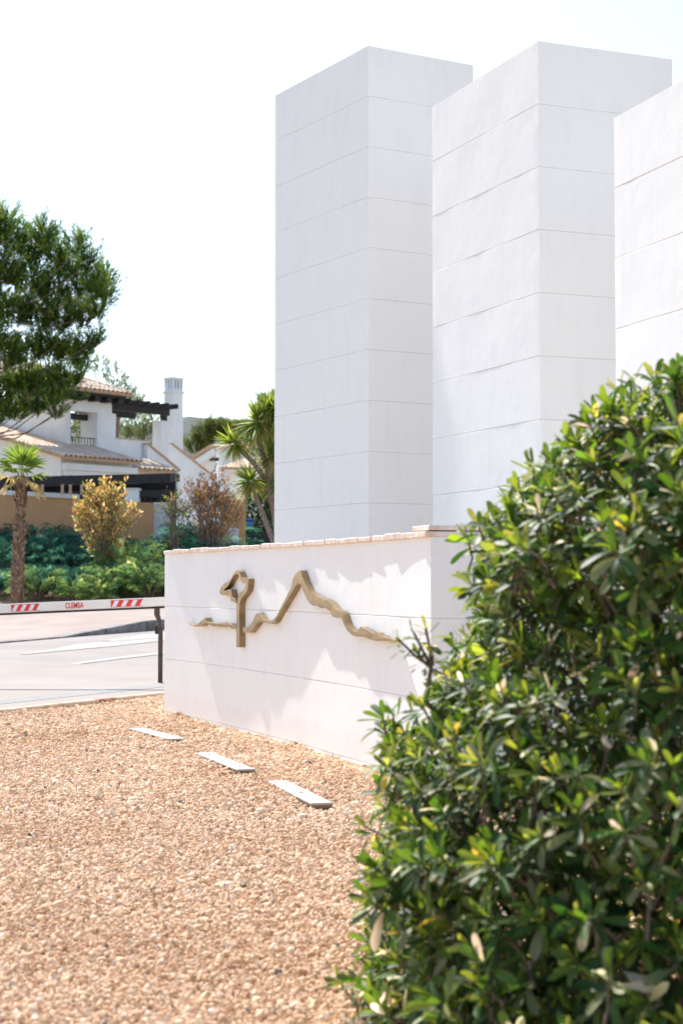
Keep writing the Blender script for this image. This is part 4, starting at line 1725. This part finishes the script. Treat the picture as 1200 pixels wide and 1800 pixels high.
def juniper_mesh(cols, seed, upright):
    P, D, C, Ls = [], [], [], []
    n_ = 120
    for i in range(n_):
        a = rng.uniform(0, 6.28)
        r = rng.uniform(.1, 1) ** .6
        h0 = rng.uniform(.1, .55) * (1.4 if upright else 1)
        d = Vector((math.cos(a), math.sin(a), 0))
        L_ = rng.uniform(.4, .8)
        st = d * (r * .55) + Vector((0, 0, h0 * (1.15 - r * .6)))
        el = rng.uniform(.3, .9) if not upright else rng.uniform(.6, 1.25)
        tint = np.array(cols[int(rng.integers(0, len(cols)))]) * math.exp(rng.normal(.08, .42))
        for k in range(90):
            t = rng.uniform(0, 1)
            q = st + d * (L_ * t * math.cos(el)) + Vector((0, 0, L_ * (t * math.sin(el) - .45 * t * t)))
            sp = .085 * (1 - t * .75)
            q2 = np.array(q) + rng.normal(0, sp * .5, 3) * np.array([1, 1, .55])
            P.append(q2)
            D.append(np.array(d) * math.cos(el) + np.array([0, 0, .55 - t]) + rng.normal(0, .5, 3))
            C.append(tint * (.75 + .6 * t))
            Ls.append(rng.uniform(.04, .075))
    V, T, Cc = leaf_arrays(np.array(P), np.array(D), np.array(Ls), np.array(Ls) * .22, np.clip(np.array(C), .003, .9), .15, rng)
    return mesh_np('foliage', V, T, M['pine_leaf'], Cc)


JM = [juniper_mesh(JUN, 0, False), juniper_mesh(JUN, 1, False), juniper_mesh(JUNL, 2, True), juniper_mesh(JUNL + JUN, 3, False), juniper_mesh(JUN, 4, True)]
mb = MB()
for i in range(7):
    a = i * .9
    mb.tube([(0, 0, -.15), (math.cos(a) * .15, math.sin(a) * .15, .18), (math.cos(a) * .45, math.sin(a) * .45, .42)], [.035, .025, .012], 5)
JST = mb.mesh('stems', M['bark'])


def juniper(px, py, kind, size, label, dzs=1.0):
    """base pixel on the bank"""
    p = ground_at(px, py)
    t = thing_from('juniper', (p.x, p.y, gz(p.y) - .05), label, 'shrub', 'junipers on the planted bank')
    t.rotation_euler = (0, 0, random.uniform(0, 6.28))
    t.scale = (size, size, size * dzs)
    link(bpy.data.objects.new('foliage', JM[kind]), t)
    link(bpy.data.objects.new('stems', JST), t)




def dark_label(px, row):
    where = ['under the orange wall', 'half way down the bank', 'along the far pavement'][row]
    refs = [(-40, 'left of the palm trunk'), (29, 'behind the palm trunk'), (78, 'just past the palm trunk'), (128, 'between the palm and the yellow-leaved shrub'), (183, 'at the yellow-leaved shrub\'s foot'), (250, 'between yellow-leaved and brown shrubs'), (320, 'below the pale garden gate'), (372, 'below the brown twiggy shrub')]
    refs[0] = (-40, 'outside the palm trunk')
    return 'dark juniper %s, %s' % (where, min(refs, key=lambda r: abs(r[0] - px))[1])


for i, (px, py) in enumerate([(-30, 962), (35, 955), (62, 968), (100, 958), (130, 965), (250, 962), (290, 966), (330, 962), (370, 968), (200, 955), (160, 962)]):
    juniper(px, py, i % 2, random.uniform(1.45, 1.75), dark_label(px, 0), .95)
for i, (px, py) in enumerate([(-20, 1000), (55, 1005), (95, 1000), (130, 1010), (255, 1000), (300, 1005), (340, 1000), (175, 1005)]):
    juniper(px, py, (i + 1) % 2, random.uniform(1.3, 1.6), dark_label(px, 1), .9)
for i, (px, py) in enumerate([(-25, 1040), (75, 1040), (112, 1040), (150, 1042), (232, 1040), (280, 1038), (320, 1038), (-60, 1045)]):
    juniper(px, py, (0, 1)[i % 2], random.uniform(1.1, 1.35), dark_label(px, 2), .85)
for px, py, s_, lb in [(221, 1028, 1.15, 'tall bright green juniper shoot beside the yellow-leaved shrub'), (192, 1050, .85, 'light green juniper in front of the yellow-leaved shrub'), (168, 1058, .55, 'small pale green juniper at the edge of the planted bank'),
                       (262, 1050, .9, 'light green juniper on the bank next to the low white wall'), (128, 1056, .55, 'small yellowish green juniper between the palm and the yellow-leaved shrub'), (66, 1052, .8, 'mid green juniper growing right beside the palm trunk')]:
    juniper(px, py, 2, s_, lb, 1.15)


# --- shrubs of fine stems with coloured leaves
def stem_shrub(name, base, H, Wd, nst, leaf_n, cols, label, lean=0.0, leaf=(.06, .11), low=.25, bark='grey_bark', fork=4):
    t = thing_from(name, base, label, 'shrub')
    mb = MB()
    P, D = [], []
    for i in range(nst):
        a = rng.uniform(0, 6.28)
        r = rng.uniform(0, 1) ** .6 * Wd
        h = H * (1 - .35 * (r / Wd) ** 2) * rng.uniform(.75, 1.03)
        tip = Vector((math.cos(a) * r + lean * h, math.sin(a) * r * .8, h))
        st = Vector((rng.uniform(-.12, .12), rng.uniform(-.12, .12), -.1))
        mid = st.lerp(tip, .45) + Vector((0, 0, h * .08)) - Vector((math.cos(a), math.sin(a), 0)) * r * .12
        mb.tube([st, mid, tip], [.022, .014, .004], 5)
        for f in range(fork):
            t0 = rng.uniform(.35, .95)
            q = mid.lerp(tip, t0) if t0 > .45 else st.lerp(mid, t0 / .45)
            e = q + Vector((rng.uniform(-.28, .28), rng.uniform(-.28, .28), rng.uniform(.12, .42))) * (H / 2.0)
            mb.tube([q, q.lerp(e, .5) + Vector((0, 0, .02)), e], [.009, .006, .003], 4)
            m2 = int(leaf_n)
            tt = rng.uniform(.25, 1.05, m2)
            for k in tt:
                P.append(np.array(q.lerp(e, float(k))) + rng.normal(0, .03, 3))
                D.append(rng.normal(0, .55, 3) + np.array([0, 0, .8]))
    mb.build('stems', M[bark], t, smooth=60)
    P, D = np.array(P), np.array(D)
    ok = P[:, 2] > H * low
    P, D = P[ok], D[ok]
    n_ = len(P)
    ln = rng.uniform(leaf[0], leaf[1], n_)
    hgt = P[:, 2] / H
    V, T, C = leaf_arrays(P, D, ln, ln * .5, pick(cols, n_, .2), .2, rng)
    link(bpy.data.objects.new('foliage', mesh_np('foliage', V, T, M['soft_leaf'], C)), t)
    return t


yb = 39.5
b_ = Vector((at(183, 1020, yb).x, yb, gz(yb)))
YC = [(.50, .39, .14), (.56, .45, .19), (.40, .33, .12), (.26, .26, .07), (.56, .36, .10), (.18, .20, .05), (.58, .47, .20), (.52, .28, .17)]
stem_shrub('yellow_leaved_shrub', b_, at(183, 848, yb).z - b_.z, .82, 46, 22, YC, 'upright shrub with yellow and reddish leaves rising from the junipers', leaf=(.07, .13))
yb = 41.5
b_ = Vector((at(372, 950, yb).x, yb, gz(yb)))
BCc = [(.16, .09, .05), (.22, .12, .05), (.12, .075, .045), (.45, .27, .05), (.30, .17, .06), (.10, .07, .05)]
stem_shrub('brown_twiggy_shrub', b_, at(350, 830, yb).z - b_.z, .95, 46, 10, BCc, 'sparse shrub with brown twigs and a few orange leaves by the orange pillar', leaf=(.05, .09), low=.3, fork=6, lean=-.04)
b_ = Vector((at(310, 950, yb).x, yb - .4, gz(yb)))
stem_shrub('green_stem_shrub', b_, at(310, 848, yb).z - b_.z, .32, 14, 10, [(.09, .14, .04), (.13, .18, .05), (.20, .20, .06), (.30, .18, .12)], 'narrow green shrub in front of the pale garden gate', leaf=(.06, .10))

# --- fan palm
yb = 36.0
pm_b = Vector((at(29, 1062, yb).x, yb, gz(yb)))
palm = thing_from('fan_palm', pm_b, 'young fan palm with a shaggy brown trunk beside the junipers', 'palm')
ht = at(33, 838, yb).z - pm_b.z
mb = MB()
npt = 14
mb.tube([(-.0 + .09 * i / npt, 0, -.2 + (ht + .2) * i / npt) for i in range(npt + 1)], [.125 - .03 * abs(i - 4) / 10 + .012 * (i % 2) for i in range(npt + 1)], 12)
mb.build('trunk', M['palm_bark'], palm, smooth=60)
mb = MB()
for i in range(330):                                 # old leaf bases
    z = rng.uniform(0, ht - .05)
    a = rng.uniform(0, 6.28)
    r = .105
    d = Vector((math.cos(a), math.sin(a), 0))
    s_ = Vector((-d.y, d.x, 0)) * .05
    c = Vector((.09 * z / ht, 0, z)) + d * r
    tip = c + d * .075 + Vector((0, 0, .13))
    mb.add([c - s_, c + s_, tip, c + Vector((0, 0, .05)) + d * .02], [(0, 1, 2), (0, 2, 3), (1, 3, 2)])
mb.build('leaf_bases', M['palm_base'], palm)


def fan_mesh(cols, seed):
    parts = []
    k = 13
    for i in range(k):
        a = (i / (k - 1) - .5) * 2.5
        L_ = .62 * (1 - .25 * abs(a) / 1.3) * rng.uniform(.9, 1.08)
        d = np.array([math.sin(a), math.cos(a), 0])
        s_ = np.array([math.cos(a), -math.sin(a), 0])
        w = .034
        drop = np.array([0, 0, -.16 * rng.uniform(.5, 1.4)])
        o0 = np.array([0, .30, 0])
        V = np.array([o0, o0 + d * L_ * .45 + s_ * w + [0, 0, .02], o0 + d * L_ * .45 + [0, 0, -.01], o0 + d * L_ * .45 - s_ * w + [0, 0, .02], o0 + d * L_ * .8 + s_ * w * .5 + drop * .5, o0 + d * L_ * .8 - s_ * w * .5 + drop * .5, o0 + d * L_ + drop])
        T = np.array([[0, 1, 2], [0, 2, 3], [1, 4, 2], [2, 4, 5], [2, 5, 3], [4, 6, 5]])
        c = np.array(cols[int(rng.integers(0, len(cols)))]) * rng.uniform(.8, 1.2)
        parts.append((V, T, np.repeat(c[None], 7, 0)))
    V = np.array([[-.012, 0, 0], [.012, 0, 0], [.01, .31, 0], [-.01, .31, 0]])
    parts.append((V, np.array([[0, 1, 2], [0, 2, 3]]), np.repeat(np.array([[.16, .2, .06]]), 4, 0)))
    return plant_mesh('frond', parts, M['soft_leaf'])


FG = [fan_mesh([(.10, .19, .035), (.15, .24, .045), (.24, .32, .06)], 0), fan_mesh([(.16, .22, .04), (.24, .28, .05), (.10, .17, .03)], 1), fan_mesh([(.42, .33, .12), (.34, .26, .10), (.45, .38, .18)], 2)]
for i in range(16):
    a = i * 2.399 + rng.uniform(-.2, .2)
    f = i / 15
    el = math.radians(86 - 104 * f + rng.uniform(-6, 6))
    o = bpy.data.objects.new('frond', FG[0 if f < .35 else (1 if f < .72 else 2)])
    R = Matrix.Rotation(a, 4, 'Z') @ Matrix.Rotation(el, 4, 'X') @ Matrix.Rotation(rng.uniform(-.4, .4), 4, 'Y')
    o.matrix_local = Matrix.Translation((.09, 0, ht + .08 - .22 * f)) @ R @ Matrix.Scale(.86 if f < .72 else .8, 4)
    link(o, palm)

# --- yucca
yb = 29.0
yy_b = Vector((at(492, 1010, yb).x, yb, gz(yb)))
yu = thing_from('yucca', yy_b, 'branching yucca with spiky leaf heads next to the tallest white tower', 'yucca')
heads = [((455, 742), 1.05, (-.25, .9)), ((411, 779), .8, (-.55, .75)), ((441, 846), .85, (-.35, .85)), ((490, 730), 1.0, (.2, .95)), ((478, 800), .8, (-.1, .9)), ((497, 850), .8, (.3, .8)), ((475, 716), .8, (0, 1))]
mb = MB()
tr = {}
root_ = Vector((0, 0, -.2))
tr1 = at(476, 935, yb) - yy_b
forkp = at(466, 850, yb) - yy_b
mb2 = MB()
limbpts = [[root_, at(484, 960, yb) - yy_b, at(470, 925, yb) - yy_b, at(455, 885, yb) - yy_b, at(441, 853, yb) - yy_b],
           [root_ + Vector((.1, .1, 0)), at(490, 960, yb) - yy_b, at(482, 900, yb) - yy_b, at(470, 848, yb) - yy_b, at(452, 822, yb) - yy_b, at(432, 800, yb) - yy_b, at(414, 785, yb) - yy_b],
           [at(476, 870, yb) - yy_b, at(472, 830, yb) - yy_b, at(458, 790, yb) - yy_b, at(453, 750, yb) - yy_b],
           [at(478, 880, yb) - yy_b, at(486, 820, yb) - yy_b, at(490, 735, yb) - yy_b],
           [at(474, 840, yb) - yy_b, at(478, 805, yb) - yy_b], [at(487, 900, yb) - yy_b, at(497, 855, yb) - yy_b], [at(480, 800, yb) - yy_b, at(475, 722, yb) - yy_b]]
for lp in limbpts:
    k = len(lp)
    o = MB().tube(lp, [.06 - .024 * i / (k - 1) for i in range(k)], 7).build('stem', M['grey_bark'], yu, smooth=60)
for (hp, sz, ax) in heads:
    c = np.array(at(*hp, yb) - yy_b)
    a = nrm(np.array([ax[0], -.15, ax[1]]))
    parts = []
    n_ = 170
    d = unit(n_ * 2)
    d = d[(d @ a) > -.75][:n_]
    for q in d:
        L_ = rng.uniform(.42, .62) * sz
        dn = max(0, -(q @ a))
        s_ = nrm(np.cross(q, a + rng.normal(0, .2, 3)))
        w = .022 * sz
        sag = np.array([0, 0, -1.0]) * L_ * (.10 + .35 * dn)
        c0_ = c + q * .05
        V = np.array([c0_ - s_ * w * .7, c0_ + s_ * w * .7, c + q * L_ * .45 - s_ * w + sag * .15, c + q * L_ * .45 + s_ * w + sag * .15, c + q * L_ + sag])
        T = np.array([[0, 1, 3], [0, 3, 2], [2, 3, 4]])
        base_c = np.array([(.12, .19, .035), (.20, .27, .045), (.32, .36, .07)][int(rng.integers(0, 3))]) if dn < .35 else np.array([(.22, .22, .06), (.34, .28, .10), (.10, .14, .04)][int(rng.integers(0, 3))])
        parts.append((V, T, np.repeat(base_c[None] * rng.uniform(.8, 1.2), 5, 0)))
    link(bpy.data.objects.new('leaf_head', plant_mesh('leaf_head', parts, M['soft_leaf'])), yu)

# --- far scrub-covered hills
mb = MB()
nx, ny = 90, 14
vs = []
for j in range(ny + 1):
    y = 430 + j * 45
    for i in range(nx + 1):
        x = -420 + 900 * i / nx
        pxx = 600 + F * x / y
        ridge = 66 + 9 * noise.noise(Vector((x * .012, 2.2, 0))) + 3.5 * noise.noise(Vector((x * .05, y * .03, 1)))
        env = math.sin(min(j / 6, 1) * math.pi / 2)
        side = 1 / (1 + math.exp((abs(x + 60) - 170) / 60))
        vs.append((x, y, 4 + (ridge + (j - 6) * .5) * env * (.25 + .75 * side)))
mb.add(vs, [(j * (nx + 1) + i, j * (nx + 1) + i + 1, (j + 1) * (nx + 1) + i + 1, (j + 1) * (nx + 1) + i) for j in range(ny) for i in range(nx)])
tag(mb.build('hills', M['hill'], smooth=80), kind='structure')
